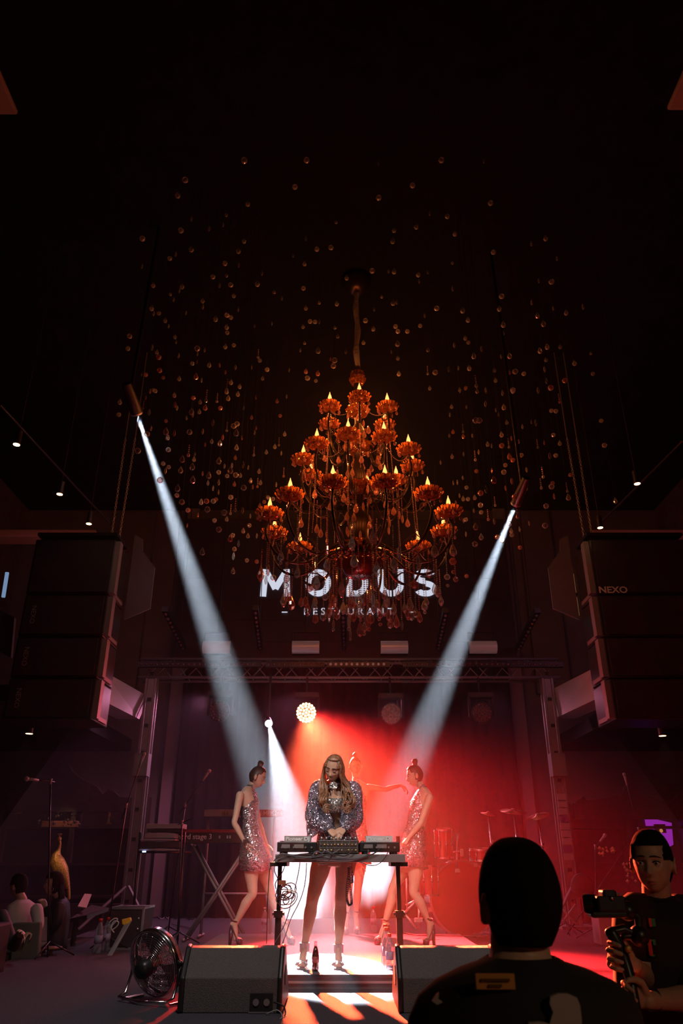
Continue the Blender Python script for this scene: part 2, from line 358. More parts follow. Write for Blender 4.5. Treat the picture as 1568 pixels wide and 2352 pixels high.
# ------------------------------------------------------------------ LED wall with the restaurant's name
sa, sb = P(398, 1525, 14.6), P(1188, 1525, 14.6)
lw = thing('led_wall', ((sa.x + sb.x) / 2, 14.6, sa.z), 'large dark LED wall with white MODUS lettering above the truss', 'screen')
zt = 7.6
m = MB(); m.box(((sa.x + sb.x) / 2, 14.66, (sa.z + zt) / 2), (sb.x - sa.x, .1, zt - sa.z)); m.build('screen_panel', 'screen', lw)
m = MB()
for i in range(9):
    x = lerp(sa.x, sb.x, i / 8); m.box((x, 14.605, (sa.z + zt) / 2), (.006, .006, zt - sa.z))
for i in range(8): m.box(((sa.x + sb.x) / 2, 14.605, lerp(sa.z, zt, i / 7)), (sb.x - sa.x, .006, .006))
m.build('panel_joints', 'black', lw)
def poly_letter(ch, x0, x1, z0, z1, w, out):
    """geometric sans capitals as extruded strokes"""
    Yp = 14.585; H = z1 - z0; W = x1 - x0
    def stroke(a, b):
        a = V((a[0], 0, a[1])); b = V((b[0], 0, b[1])); d = (b - a).normalized(); n = V((-d.z, 0, d.x)) * w / 2
        out.prism([V((p.x, Yp, p.z)) for p in (a - n, b - n, b + n, a + n)], (0, .02, 0))
    def arc(cx, cz, rx, rz_, a0, a1, n=28):
        o_, i_ = [], []
        for k in range(n + 1):
            t = a0 + (a1 - a0) * k / n
            o_.append(V((cx + (rx) * cos(t), Yp, cz + rz_ * sin(t)))); i_.append(V((cx + (rx - w) * cos(t), Yp, cz + (rz_ - w) * sin(t))))
        for k in range(n): out.prism([o_[k], o_[k + 1], i_[k + 1], i_[k]], (0, .02, 0))
    if ch == 'M':
        stroke((x0 + w * .5, z0), (x0 + w * .72, z1)); stroke((x1 - w * .5, z0), (x1 - w * .72, z1))
        stroke((x0 + w * .8, z1 - w * .3), (x0 + W / 2, z0 + H * .28)); stroke((x1 - w * .8, z1 - w * .3), (x0 + W / 2, z0 + H * .28))
    if ch == 'O': arc((x0 + x1) / 2, (z0 + z1) / 2, W / 2, H / 2, 0, 2 * pi, 48)
    if ch == 'D':
        stroke((x0 + w / 2, z0), (x0 + w / 2, z1)); arc(x0 + W * .42, (z0 + z1) / 2, W * .58, H / 2, -pi / 2, pi / 2)
        for z in (z0 + w / 2, z1 - w / 2): stroke((x0, z), (x0 + W * .43, z))
    if ch == 'U':
        r = W / 2
        for x in (x0 + w / 2, x1 - w / 2): stroke((x, z0 + r), (x, z1))
        arc((x0 + x1) / 2, z0 + r, r, r, pi, 2 * pi)
    if ch == 'S':
        r = H * .27
        arc((x0 + x1) / 2, z1 - r - .0, W * .5, r, R(25), R(270)); arc((x0 + x1) / 2, z0 + r + w * .08, W * .5, r + w * .08, R(-155), R(90))
ch = [('M', 597, 668), ('O', 700, 760), ('D', 795, 845), ('U', 868, 926), ('S', 952, 1000)]
for c, a, b in ch:
    m = MB(); A, B_ = P(a, 1370, 14.6), P(b, 1308, 14.6); poly_letter(c, A.x, B_.x, A.z, B_.z, .125, m)
    q = m.build('letter', 'ledw', lw)
x = P(800, 1405, 14.58); q = txt('lettering', 'RESTAURANT', .205, 'ledw', lw, x, sp=1.62, bold=.002); 
for a, b in ((647, 660), (938, 951)):
    A, B_ = P(a, 1406, 14.58), P(b, 1406, 14.58); MB().box((A + B_) / 2, (B_.x - A.x, .01, .018)).build('dash', 'ledw', lw)
# black backdrop below
m = MB(); ba, bb = P(404, 1800, 14.5), P(1192, 1800, 14.5); n = 90; ring = []
zt2 = sa.z - .02
pts = [(lerp(ba.x, bb.x, i / n), 14.5 + .05 * sin(i * 1.9) + .02 * sin(i * .7)) for i in range(n + 1)]
vs_ = [V((x_, y_, z_)) for z_ in (0.0, zt2) for x_, y_ in pts] + [V((x_, y_ + .03, z_)) for z_ in (0.0, zt2) for x_, y_ in pts]
N = n + 1; fs_ = [(i, i + 1, N + i + 1, N + i) for i in range(n)] + [(2 * N + i + 1, 2 * N + i, 3 * N + i, 3 * N + i + 1) for i in range(n)]
m.add(vs_, fs_); o = m.build('stage_curtain', 'curtain', smooth=True); tag(o, 'dark gathered curtain across the back of the stage', 'curtain')

# ------------------------------------------------------------------ truss
TY = 12.3
tl, trr = P(318, 1556, TY), P(1286, 1556, TY); tz0 = tl.z; tz1 = P(800, 1514, TY).z
tb = thing('box_truss', (.12, TY, tz0), 'aluminium box truss bridging the stage on two towers', 'truss')
m = MB()
for z in (tz0, tz1):
    for y in (TY, TY + .29): m.cyl((tl.x, y, z), (trr.x, y, z), .024, n=8)
m.build('chord', 'alud', tb, True)
m = MB(); k = 26
for i in range(k):
    x0 = lerp(tl.x, trr.x, i / k); x1 = lerp(tl.x, trr.x, (i + 1) / k); a, b = (tz0, tz1) if i % 2 else (tz1, tz0)
    m.cyl((x0, TY, a), (x1, TY, b), .010, n=6); m.cyl((x0, TY + .29, b), (x1, TY + .29, a), .010, n=6)
    if i % 2: m.cyl((x0, TY, tz0), (x0, TY + .29, tz0), .009, n=6); m.cyl((x0, TY, tz1), (x0, TY + .29, tz1), .009, n=6)
m.build('brace', 'alud', tb, True)
for sx, base, top, lab in ((-1, (297, 2128), (348, 1560), 'left'), (1, (1327, 2128), (1256, 1560), 'right')):
    A = P(base[0], base[1], TY); A.z = 0; B_ = P(top[0], top[1], TY); x = B_.x; xb = x
    t = thing('truss_tower', (xb, TY, 0), 'grey truss tower %s of the stage, %s' % (lab, 'behind the keyboards' if sx < 0 else 'with blue and white tape'), 'truss tower', 'truss towers')
    m = MB()
    for dx in (-.075, .075):
        for dy in (0, .15): m.box((x + dx, TY + dy, tz0 / 2), (.035, .035, tz0))
    m.box((x, TY + .0, tz0 / 2), (.10, .012, tz0)); m.build('post', 'alud', t)
    m = MB()
    for i in range(9): m.box((x, TY - .02, .35 + i * .42), (.06, .012, .05))
    m.build('slot', 'black', t)
    MB().box((x, TY + .07, .02), (.5, .5, .04)).build('base_plate', 'alud', t)
    MB().box((x, TY + .0, tz0 * .62), (.22, .22, .34)).build('sleeve_block', 'grey', t)
    if sx > 0:
        m = MB()
        for i in range(9):
            m.m = 1 if i in (1, 5) else 0; m.box((x, TY - .035, .95 + i * .105), (.14, .012, .09))
        m.build('tape', ['tape', mat('violet_tape', (.12, .07, .30), .6)], t)
    m = MB()
    for s2 in (-1, 1): m.cyl((x + s2 * .02, TY - .1, .55), (x + s2 * .5, TY - .55, .03), .022, n=8)
    m.build('outrigger', 'alud', t)
# LED battens along the truss
for i, (a, b) in enumerate(((318, 600), (610, 745), (752, 895), (925, 1090), (1098, 1292))):
    A, B_ = P(a, 1527, TY - .12), P(b, 1527, TY - .12)
    t = thing('led_batten', ((A.x + B_.x) / 2, TY - .12, A.z), ['LED batten on the far left of the truss', 'LED batten on the truss above the lit red head', 'short LED batten at the middle of the truss with paler lenses', 'LED batten on the truss right of its middle', 'LED batten on the far right of the truss'][i], 'stage light', 'LED battens along the truss')
    MB().box((A + B_) / 2, (B_.x - A.x, .09, .085)).build('housing', 'blackp', t)
    n = int((B_.x - A.x) / .088); m = MB()
    for x_ in (A.x + .1, B_.x - .1): m.box((x_, TY - .06, A.z), (.03, .14, .03))
    m.build('bracket', 'blackm', t)
    for k in range(n): MB().sphere((A.x + .05 + k * .088, TY - .17, A.z), .024, 8, 5, (1, .5, 1)).build('lens', 'lensd' if i != 2 else 'pinkb', t, True)
# five battens running away from the viewer above the truss
for i, ((ax, ay), (bx, by)) in enumerate((((378, 1405), (421, 1492)), ((586, 1402), (597, 1492)), ((787, 1402), (790, 1492)), ((1024, 1408), (1006, 1492)), ((1235, 1408), (1190, 1494)))):
    zz = 3.79 + CZ; A, B_ = G(ax, ay, zz), G(bx, by, zz)
    t = thing('led_bar', (A + B_) / 2, ['LED bar hung at the far left above the truss', 'LED bar hung second from left above the truss', 'LED bar hung below the middle of the lettering', 'LED bar hung fourth from left above the truss', 'LED bar hung at the far right above the truss'][i], 'stage light', 'LED bars hung above the truss')
    d = (B_ - A); m = MB(); q = V((0, 1, 0)).rotation_difference(d.normalized()).to_matrix()
    m.box((A + B_) / 2 + V((0, 0, .05)), (.10, d.length, .09), q); m.build('housing', 'blackp', t)
    for k in range(10): MB().sphere(A + d * ((k + .5) / 10) + V((0.0, 0, -.005)), .035, 10, 6).build('lens', 'lensd', t, True)
    m = MB()
    for k in (.25, .75): m.cyl(A + d * k + V((0, 0, .09)), A + d * k + V((0, 0, CEIL - zz)), .008, n=6)
    m.build('hanger', 'blackm', t)
# half-round blinders
for i, px in enumerate((498, 702, 905, 1108)):
    A = P(px, 1487, 13.4); s_ = ppm(1487, 13.4); L_ = 62 / s_; H_ = 29 / s_
    t = thing('strobe_light', A, ['half-round strobe light hit by the left white beam', 'half-round strobe light above the lit red head', 'half-round strobe light above the unlit pale head', 'half-round strobe light hit by the right white beam'][i], 'stage light', 'half-round strobe lights above the truss')
    m = MB(); rg = []
    for x in (-L_ / 2, L_ / 2): rg.append([A + V((x, -H_ * .55 * sin(pi * k / 10), H_ * .5 * cos(pi * k / 10))) for k in range(11)])
    m.loft(rg); m.build('reflector', 'pinkb', t, 'auto')
    m = MB(); m.box(A + V((0, .06, 0)), (L_ * 1.02, .12, H_ * 1.02)); m.build('housing', 'blackp', t)
    m = MB()
    for x in (-L_ / 2, L_ / 2): m.cyl(A + V((x, .03, 0)), A + V((x, .03, .3)), .01, n=6)
    m.box(A + V((0, .03, .3)), (L_, .04, .03)); m.cyl(A + V((0, .03, .3)), V((A.x, A.y + .03, CEIL)), .015, n=6); m.build('bracket', 'blackm', t)
# round moving heads under the truss
heads = [(503, 1633, 'dark round stage light under the left of the truss', 'lensd'), (703, 1637, 'lit red and white round stage light with many glowing lenses', 'lensr'),
         (898, 1639, 'unlit pale round stage light with a patterned face', 'lensd'), (1107, 1637, 'dim round stage light under the right of the truss', 'lensd')]
for i, (px, py, lab, lm) in enumerate(heads):
    A = P(px, py, 12.15); r = 22.5 / ppm(py, 12.15); aim = (RED_TO - A).normalized() if i == 1 else V((0, -1, -.05)).normalized()
    t = thing('moving_head', A, lab, 'stage light', 'round moving heads under the truss')
    q = V((0, 0, 1)).rotation_difference(aim).to_matrix()
    ax = V((0, -1, -.12)).normalized()
    m = MB(); m.lathe([(0, .22), (r * .5, .21), (r * .9, .14), (r * 1.08, .02), (r * 1.08, -.012), (r * 1.0, -.012), (r, .01), (0, .012)], A, 28, -ax); m.build('body', 'blackp', t, 'auto')
    m = MB()
    k = 0; qq = V((0, 0, 1)).rotation_difference(ax)
    for ring_, cnt in ((0, 1), (.32, 6), (.62, 12), (.88, 18)):
        for j in range(cnt):
            tt = 2 * pi * j / cnt + ring_; c = A + ax * .012 + qq @ V((cos(tt) * ring_ * r, sin(tt) * ring_ * r, 0))
            m.sphere(c, r * .125, 8, 5, (1, 1, 1))
    m.build('lenses', lm if i != 2 else 'lgrey', t, True)
    m = MB(); m.lathe([(0, 0), (r * .97, 0), (r * .97, .004), (0, .004)], A + ax * .0, 28, ax); m.build('lens_face', {0: 'lensd', 1: emis('lamp_face', (1, .28, .10), 1.1), 2: mat('patterned_glass', (.62, .50, .54), .4, noise=.5, nscale=22), 3: mat('dim_glass', (.16, .09, .11), .5)}[i], t)
    m = MB()
    for s2 in (-1, 1): m.box(A + V((s2 * (r * 1.2), .08, .12)), (.03, .09, .34))
    m.box(A + V((0, .08, .29)), (r * 2.5, .14, .08)); m.cyl(A + V((0, .08, .3)), V((A.x, TY, tz0 + .02)), .02, n=8); m.build('yoke', 'black', t)
    if i == 1:
        spot('lamp_core', A + aim * .06, RED_TO, E_RED_CORE, 27, (1.0, .30, .07), 1.0, .08, t)
        spot('lamp_wash', A + aim * .06, P(935, 2060, 8.6), E_RED, 50, (1.0, .018, .018), 1.0, .10, t)
        spot('lamp_spill', A + aim * .08, A + V((.15, -1, -.5)), 260, 160, (1.0, .02, .03), 1.0, .10, t)
# small bright back light
t = thing('beam_light', BACK_AT, 'small blinding white beam light low on the left behind the DJ', 'stage light')
ax = (BACK_TO - BACK_AT).normalized(); r = 8.5 / ppm(1662, 12)
MB().lathe([(0, -.2), (r * .8, -.19), (r * 1.15, 0), (r, .0), (r, -.01), (0, -.012)], BACK_AT, 24, ax).build('body', 'blackp', t, 'auto')
MB().sphere(BACK_AT - ax * .02, r, 16, 10).build('lens', 'lensw', t, True)
MB().cyl(BACK_AT - ax * .1, V((BACK_AT.x, BACK_AT.y, tz0)), .018, n=8).build('pipe', 'blackm', t)
spot('lamp', BACK_AT + ax * .12, BACK_TO, E_BACK, 11, (.86, .93, 1.0), .5, .03, t)
# two long beams from high spots
for at_, to_, e, lab, rr in ((BEAM_L_AT, BEAM_L_TO, E_BEAM_L, 'bright white beam light high on the left of the hanging crystals', .055), (BEAM_R_AT, BEAM_R_TO, E_BEAM_R, 'bright white beam light high on the right of the chandelier', .045)):
    ax = (to_ - at_).normalized()
    t = thing('beam_light', at_, lab, 'stage light')
    MB().lathe([(0, -.34), (rr * .9, -.33), (rr * 1.25, -.1), (rr * 1.25, .015), (rr * 1.12, .015), (rr * 1.1, -.02), (0, -.022)], at_, 28, ax).build('body', 'blackp', t, 'auto')
    MB().lathe([(0, 0), (rr * 1.02, 0), (rr * 1.02, .004), (0, .006)], at_ - ax * .012, 24, ax).build('lens', 'lensw', t)
    MB().lathe([(rr * 1.22, .012), (rr * 1.3, .012), (rr * 1.3, .03), (rr * 1.22, .03)], at_, 28, ax).build('rim', 'alu', t, 'auto')
    MB().cyl(at_ - ax * .2, V((at_.x, at_.y - .1, CEIL)), .02, n=8).build('pipe', 'blackm', t)
    spot('lamp', at_ + ax * .04, to_, e, 7.6, (.78, .90, 1.0), 1.0, .02, t)

# ------------------------------------------------------------------ line arrays
SY = 9.0
def zpy(py, Y): return P(784, py, Y).z
lev = [1652, 1556, 1461, 1364, 1236]
for sx in (-1, 1):
    if sx < 0: xs = (P(228, 1500, SY).x - 1.06, P(228, 1500, SY).x)
    else: xs = (P(1392, 1500, SY).x, P(1392, 1500, SY).x + 1.28)
    side = 'left' if sx < 0 else 'right'
    for k in range(4):
        z0, z1 = zpy(lev[k], SY) + .006, zpy(lev[k + 1], SY) - .006
        xi = xs[1] if sx < 0 else xs[0]
        pos = ['bottom', 'second from bottom', 'second from top', 'top'][k]
        t = thing('speaker_cabinet', ((xs[0] + xs[1]) / 2, SY + .35, z0), '%s black loudspeaker cabinet in the array hung on the %s' % (pos, side), 'loudspeaker', 'black loudspeakers hung in two arrays')
        MB().box(((xs[0] + xs[1]) / 2, SY + .36, (z0 + z1) / 2), (xs[1] - xs[0], .66, z1 - z0)).build('cabinet', 'blackp', t, bevel=.012)
        MB().box(((xs[0] + xs[1]) / 2, SY + .015, (z0 + z1) / 2), (xs[1] - xs[0] - .08, .03, z1 - z0 - .05)).build('grille', 'black', t)
        m = MB(); m.box((xi - sx * .03, SY + .10, (z0 + z1) / 2), (.07, .12, (z1 - z0) * .94)); m.box((xi - sx * .005, SY + .38, z0 + .05), (.03, .4, .05)); m.build('rigging', 'alud', t)
        if (sx < 0 and k < 3): txt('lettering', 'NEXO', .085, 'textd', t, (xs[0] + .16 + .0, SY - .012, (z0 + z1) / 2), ry=R(90))
        if (sx > 0 and k == 3): txt('lettering', 'NEXO', .12, 'text', t, (P(1407, 1356, SY).x, SY - .012, P(1407, 1356, SY).z), sx=1.1, bold=.003)
    # hinged front plate at the lowest box
    xi = xs[1] if sx < 0 else xs[0]
    t = tag(MB().prism([(xi - sx * .02, SY + .75, zpy(1420, SY + .7)), (xi - sx * .36, SY + .75, zpy(1395, SY + .7)), (xi - sx * .36, SY + .75, zpy(1300, SY + .7)), (xi - sx * .16, SY + .75, zpy(1262, SY + .7)), (xi - sx * .14, SY + .75, zpy(1235, SY + .7)), (xi - sx * .02, SY + .75, zpy(1225, SY + .7))], (0, .03, 0)).build('array_plate', mat('plate_paint', (.16, .15, .19), .5, .3)), 'blue-grey steel plate beside the %s speaker array' % side, 'plate')
    m = MB(); zt_ = zpy(1226, SY)
    m.box(((xs[0] + xs[1]) / 2, SY + .3, zt_ + .02), (xs[1] - xs[0], .5, .04)); t = m.build('rigging_frame', 'blackm'); tag(t, 'steel rigging frame on top of the %s speaker array' % side, 'frame')
    for j, dx in enumerate((.05, .16)):
        m = MB(); X = xi + sx * dx; z = zt_ + .04; zz_ = z; kk = 0
        while zz_ < CEIL - .02:
            a = V((.014, 0, 0)) if kk % 2 else V((0, .014, 0))
            c = V((X - (.02 * (zz_ - z)) * sx * (1 - j), SY + .3, zz_ + .02))
            if zz_ < z + 1.6:
                pts = [c + a * cos(q_ * pi / 3) + V((0, 0, .026 * sin(q_ * pi / 3))) for q_ in range(6)]; m.tube(pts, .005, 4, closed=True, ends=False)
                zz_ += .036; kk += 1
            else: m.cyl(c, (c.x, c.y, CEIL), .008, n=6); break
        tag(m.build('hoist_chain', 'alud'), 'hoist chain above the %s speaker array, %s strand' % (side, ('inner', 'outer')[j]), 'chain', 'hoist chains of the speaker arrays')
    # pale boxed ledge running back to the tower
    if sx < 0: c4 = [(237, 1541), (232, 1607), (320, 1652), (341, 1600)]
    else: c4 = [(1374, 1529), (1378, 1601), (1274, 1650), (1262, 1586)]
    A = P(*c4[0], 9.95); B_ = P(*c4[1], 9.95); C_ = P(*c4[2], 12.6); D_ = P(*c4[3], 12.6)
    m = MB(); m.prism([A, B_, C_, D_], (sx * .35, 0, 0))
    struct('trim_ledge_' + side, m, mat('ledge_paint', (.50, .42, .44), .7), 'pale boxed ledge behind the %s speaker array' % side, 'ledge')
# line of ceiling downlights in the side bays, and tracks
for sx, pts in ((-1, ((38, 1021), (137, 1135), (204, 1203))), (1, ((1463, 1111), (1378, 1212)))):
    for i, (px, py) in enumerate(pts):
        c = G(px, py, CZ + 3.9); side = 'left' if sx < 0 else 'right'
        t = thing('downlight', c, '%s glowing warm downlight in the %s side bay' % ((('nearest', 'middle', 'farthest') if sx < 0 else ('bright near', 'far'))[i], side), 'lamp', 'warm downlights in the side bays')
        MB().lathe([(.03, .0), (.036, 0), (.036, .16), (.0, .16)], c, 16).build('housing', 'blackp', t, 'auto'); MB().cyl(c + V((0, 0, .15)), (c.x, c.y, CEIL), .006, n=6).build('stem', 'black', t)
        MB().lathe([(0, -.006), (.034, -.004), (.034, .004), (0, .004)], c, 16).build('bulb', 'dl', t)
    A, B_ = (G(0, 930, CZ + 4.1), G(250, 1200, CZ + 4.1)) if sx < 0 else (G(1568, 1012, CZ + 4.1), G(1368, 1212, CZ + 4.1))
    tag(MB().cyl(A, B_, .012, n=8).build('cable_track', 'blackm'), 'thin track crossing the dark %s side bay' % side, 'track')
for px, py, side in ((67, 1685, 'left'), (1521, 1690, 'right')):
    c = P(px, py, 10.4); t = thing('downlight', c, 'warm tube downlight hanging below the %s balcony' % side, 'lamp', 'tube downlights below the balconies')
    MB().lathe([(.042, .0), (.05, 0), (.05, .22), (.0, .22)], c, 18).build('housing', 'blackp', t, 'auto'); MB().cyl(c + V((0, 0, .2)), (c.x, c.y, 2.84), .012, n=6).build('stem', 'black', t)
    MB().lathe([(0, -.006), (.046, -.004), (.046, .004), (0, .004)], c, 18).build('bulb', 'dl', t)
    spot('lamp', c - V((0, 0, .04)), c - V((0, 0, 2)), 12, 80, (1, .55, .3), .8, .03, t)

m = MB(); m.prism([P(-30, 1385, 9.7), P(33, 1418, 9.7), P(25, 1510, 9.7), P(-30, 1482, 9.7)], (0, .06, 0)); struct('trim_panel_left', m, mat('pale_lit_wall', (.28, .22, .22), .8), 'pale lit wall panel at the left edge beside the speaker array', 'panel')  # bit of wall, the light on it put into its pale colour
m = MB(); m.prism([P(12, 1314, 9.7), P(19, 1314, 9.7), P(10, 1371, 9.7), P(3, 1371, 9.7)], (0, .03, 0)); tag(m.build('screen_edge', emis('screen_glow', (.35, .55, .9), .45)), 'thin bluish strip of a glowing screen at the left edge above the pale panel', 'lamp')  # edge of a glowing screen
# ------------------------------------------------------------------ chandelier
CX, CY = .20, 7.7
ch = thing('chandelier', (CX, CY, 3.9), 'huge tiered chandelier with amber glass cups, glowing candle bulbs and crystal strands', 'chandelier')
C0 = V((CX, CY, 0))
m = MB()
m.lathe([(.0, 3.72), (.05, 3.76), (.10, 3.80), (.15, 3.86), (.17, 3.93), (.13, 3.99), (.09, 4.03), (.06, 4.12), (.10, 4.2), (.11, 4.32), (.12, 4.42), (.08, 4.55), (.05, 4.62), (.05, 4.72), (.08, 4.80), (.10, 4.88), (.09, 4.98), (.07, 5.08), (.045, 5.2), (.05, 5.32), (.10, 5.42), (.12, 5.50), (.08, 5.62), (.04, 5.7), (.04, 5.85), (.07, 5.93), (.085, 6.0), (.05, 6.1), (.035, 6.2), (.05, 6.28), (.04, 6.35)], C0, 24)
m.build('column', 'bronze', ch, True)
m = MB(); pts = [C0 + V((.012 * sin(z * 9), .012 * cos(z * 7), z)) for z in [6.3 + i * .12 for i in range(15)]]
m.tube(pts, [.035 + .006 * sin(i * 2.1) for i in range(15)], 10); m.build('rod_sleeve', mat('rod_fabric', (.42, .36, .34), .7, bump=1.0, nscale=30), ch, True)
MB().lathe([(.03, 7.72), (.12, 7.82), (.2, 7.92), (.2, 8.0), (0, 8.0)], C0, 20).build('ceiling_rose', 'bronze', ch, True)
for z, r in ((6.32, .085), (6.40, .07), (5.34, .15), (4.78, .19), (4.06, .17), (5.86, .12)):
    m = MB(); m.lathe([(r * .3, z - .05), (r * .8, z - .03), (r * 1.1, z + .02), (r * 1.2, z + .06), (r * .9, z + .05), (r * .5, z + .0)], C0, 32, lobes=10, amp=.09)
    m.build('glass_collar', 'amber', ch, False)
m = MB(); m.lathe([(.02, 3.70), (.16, 3.75), (.22, 3.84), (.25, 3.92), (.23, 3.92), (.15, 3.86), (.02, 3.8)], C0, 32, lobes=16, amp=.03); m.build('glass_bowl', mat('red_glass_bowl', (.12, .012, .012), .15, .3), ch, True)
PROTO = {}
def arm_obj(R_, z_hub, z_cup, ang, n_scroll):
    u = V((cos(ang), sin(ang), 0)); m = MB()
    def pt(r, z): return C0 + u * r + V((0, 0, z))
    dz = z_cup - z_hub
    prof = [(.06, z_hub + .05), (R_ * .22, z_hub + .10), (R_ * .38, z_hub + .02), (R_ * .55, z_hub - .12), (R_ * .74, z_hub - .15), (R_ * .92, z_hub - .05), (R_ * 1.03, z_hub + dz * .45), (R_ * 1.0, z_hub + dz * .8), (R_, z_cup - .02)]
    P_ = []
    for i in range(len(prof) - 1):
        for k in range(3):
            t = k / 3; p0 = prof[max(i - 1, 0)]; p1 = prof[i]; p2 = prof[i + 1]; p3 = prof[min(i + 2, len(prof) - 1)]
            f = lambda a, b, c, d: .5 * ((2 * b) + (-a + c) * t + (2 * a - 5 * b + 4 * c - d) * t * t + (-a + 3 * b - 3 * c + d) * t ** 3)
            P_.append(pt(f(p0[0], p1[0], p2[0], p3[0]), f(p0[1], p1[1], p2[1], p3[1])))
    P_.append(pt(*prof[-1]))
    rr = [.019 - .007 * i / len(P_) for i in range(len(P_))]
    m.tube(P_, rr, 8)
    # scroll ends: one under the cup, one near the hub
    for (r0, z0, s0, a0) in ((R_ * .93, z_cup - .11, .075, 1), (R_ * .30, z_hub - .03, .07, -1)):
        sp = [pt(r0 + a0 * s0 * (1 - k / 16) * cos(k * .55), z0 + s0 * (1 - k / 16) * sin(k * .55)) for k in range(15)]
        m.tube(sp, [.011 - .0004 * k for k in range(15)], 6)
    m.tube([pt(R_ * .55, z_hub - .12), pt(R_ * .68, z_hub - .02), pt(R_ * .80, z_hub + .02), pt(R_ * .86, z_hub - .05)], [.010, .009, .007, .004], 6)
    return m
def cup_mb(c, s):
    """shallow dish of two rings of curled, faceted petals round a candle socket"""
    m = MB()
    m.lathe([(.012 * s, -.035 * s), (.045 * s, -.028 * s), (.080 * s, -.010 * s), (.095 * s, .012 * s), (.085 * s, .016 * s), (.05 * s, .0), (.02 * s, -.004)], c, 24, lobes=12, amp=.05)
    for (n_, r0, r1, r2, z0, z1, z2, wd, ph) in ((12, .06, .100, .128, -.012, .012, .045, .024, 0), (12, .055, .088, .108, -.005, .030, .062, .020, .26), (8, .02, .045, .055, .0, .035, .075, .017, .1)):
        for k in range(n_):
            a = 2 * pi * k / n_ + ph; u = V((cos(a), sin(a), 0)); v = V((-sin(a), cos(a), 0))
            A = c + u * r0 * s + V((0, 0, z0 * s)); B = c + u * r1 * s + V((0, 0, z1 * s)); D_ = c + u * r2 * s + V((0, 0, z2 * s)); E = c + u * (r2 + .008) * s + V((0, 0, (z2 - .012) * s))
            m.add([A, B + v * wd * s, B - v * wd * s, B + u * .008 * s - V((0, 0, .008 * s)), D_ + v * wd * .6 * s, D_ - v * wd * .6 * s, E], [(0, 1, 3), (0, 3, 2), (1, 4, 6, 3), (3, 6, 5, 2)])
    return m
def bead_line(m, pts, r=.0075, step=.021):
    acc = 0; last = V(pts[0])
    for i in range(len(pts) - 1):
        a, b = V(pts[i]), V(pts[i + 1]); L = (b - a).length; t = acc
        while t < L: m.octa(a.lerp(b, t / L), r, r * 1.05); t += step
        acc = t - L
def drop_mb(m, top, kind, s):
    """a cut pendant hanging from point top"""
    x, y, z = top; c = V((x, y, z))
    if kind == 0: m.lathe([(.001, 0), (.006 * s, -.008 * s), (.02 * s, -.045 * s), (.027 * s, -.07 * s), (.02 * s, -.095 * s), (.001, -.108 * s)], c, 8)
    elif kind == 1: m.sphere(c - V((0, 0, .028 * s)), .026 * s, 8, 6)
    elif kind == 2: m.lathe([(.001, 0), (.010 * s, -.02 * s), (.0135 * s, -.055 * s), (.009 * s, -.085 * s), (.001, -.1 * s)], c, 6)
    else: m.lathe([(.001, 0), (.012 * s, -.012 * s), (.026 * s, -.05 * s), (.024 * s, -.075 * s), (.001, -.092 * s)], c, 8)
tiers = [(1.03, 3.98, 4.36, 12, .24, 1.22), (.655, 4.72, 5.14, 10, .12, 1.12), (.40, 5.36, 5.80, 6, .55, 1.05)]
tips = []
for ti, (R_, zh, zc, n, a0, s_) in enumerate(tiers):
    row = []
    for k in range(n):
        a = a0 + 2 * pi * k / n; u = V((cos(a), sin(a), 0)); c = C0 + u * R_ + V((0, 0, zc)); row.append((c, a))
        arm_obj(R_, zh, zc, a, 0).build('arm', 'bronze', ch, True)
        cup_mb(c, s_).build('candle_cup', 'amber', ch, False)
        m = MB(); m.lathe([(.013, .0), (.013, .105), (.0, .105)], c, 10); cn = m.build('candle', 'candle', ch, True)
        m = MB(); m.lathe([(.008, 0), (.021, .020), (.024, .040), (.017, .070), (.007, .100), (.002, .125), (.0, .128)], c + V((0, 0, .105)), 12); m.build('flame_bulb', 'flame', cn, True)
        l = bpy.data.lights.new('bulb_light', 'POINT'); l.energy = 4.2; l.color = (1, .27, .055); l.shadow_soft_size = .012
        lo = bpy.data.objects.new('bulb_light', l); COL.objects.link(lo); lo.parent = cn; lo.location = c - u * .045 + V((0, 0, .19)) - ch.location
        m = MB()
        for j in range(8):
            b = 2 * pi * j / 8 + .2; q = c + V((cos(b) * .108 * s_, sin(b) * .108 * s_, .045 * s_)); bead_line(m, [q, q - V((0, 0, .05))], .006, .016); drop_mb(m, q - V((0, 0, .052)), (0, 2, 0, 1)[j % 4], .62)
        m.build('crystal_fringe', 'cryst2', ch)['kind'] = 'stuff'
    tips.append(row)
def garland(a, b, sag, r=.0075):
    pts = [a.lerp(b, t / 14) - V((0, 0, sag * 4 * (t / 14) * (1 - t / 14))) for t in range(15)]
    m = MB(); bead_line(m, pts, r); m.build('bead_garland', 'bead', ch)
for row, sag in zip(tips, (.22, .16, .12)):
    for i in range(len(row)): garland(row[i][0] - V((0, 0, .03)), row[(i + 1) % len(row)][0] - V((0, 0, .03)), sag)
for c, a in tips[1]: garland(c - V((0, 0, .05)), C0 + V((cos(a) * .7, sin(a) * .7, 4.05)), .12)
for c, a in tips[2]: garland(c - V((0, 0, .05)), C0 + V((cos(a) * .45, sin(a) * .45, 4.85)), .10)
rnd = random.Random(3); cnt = 0
def pendant(p, L, k, s, rose):
    s *= 1.2; m = MB(); bead_line(m, [p, p - V((0, 0, L))], .0098, .024); drop_mb(m, p - V((0, 0, L)), k, s)
    if rnd.random() < .4: drop_mb(m, p - V((0, 0, L + .088 * s)), 1, s * .55)
    m.build('crystal_pendant', 'cryst2' if rose else 'cryst', ch)
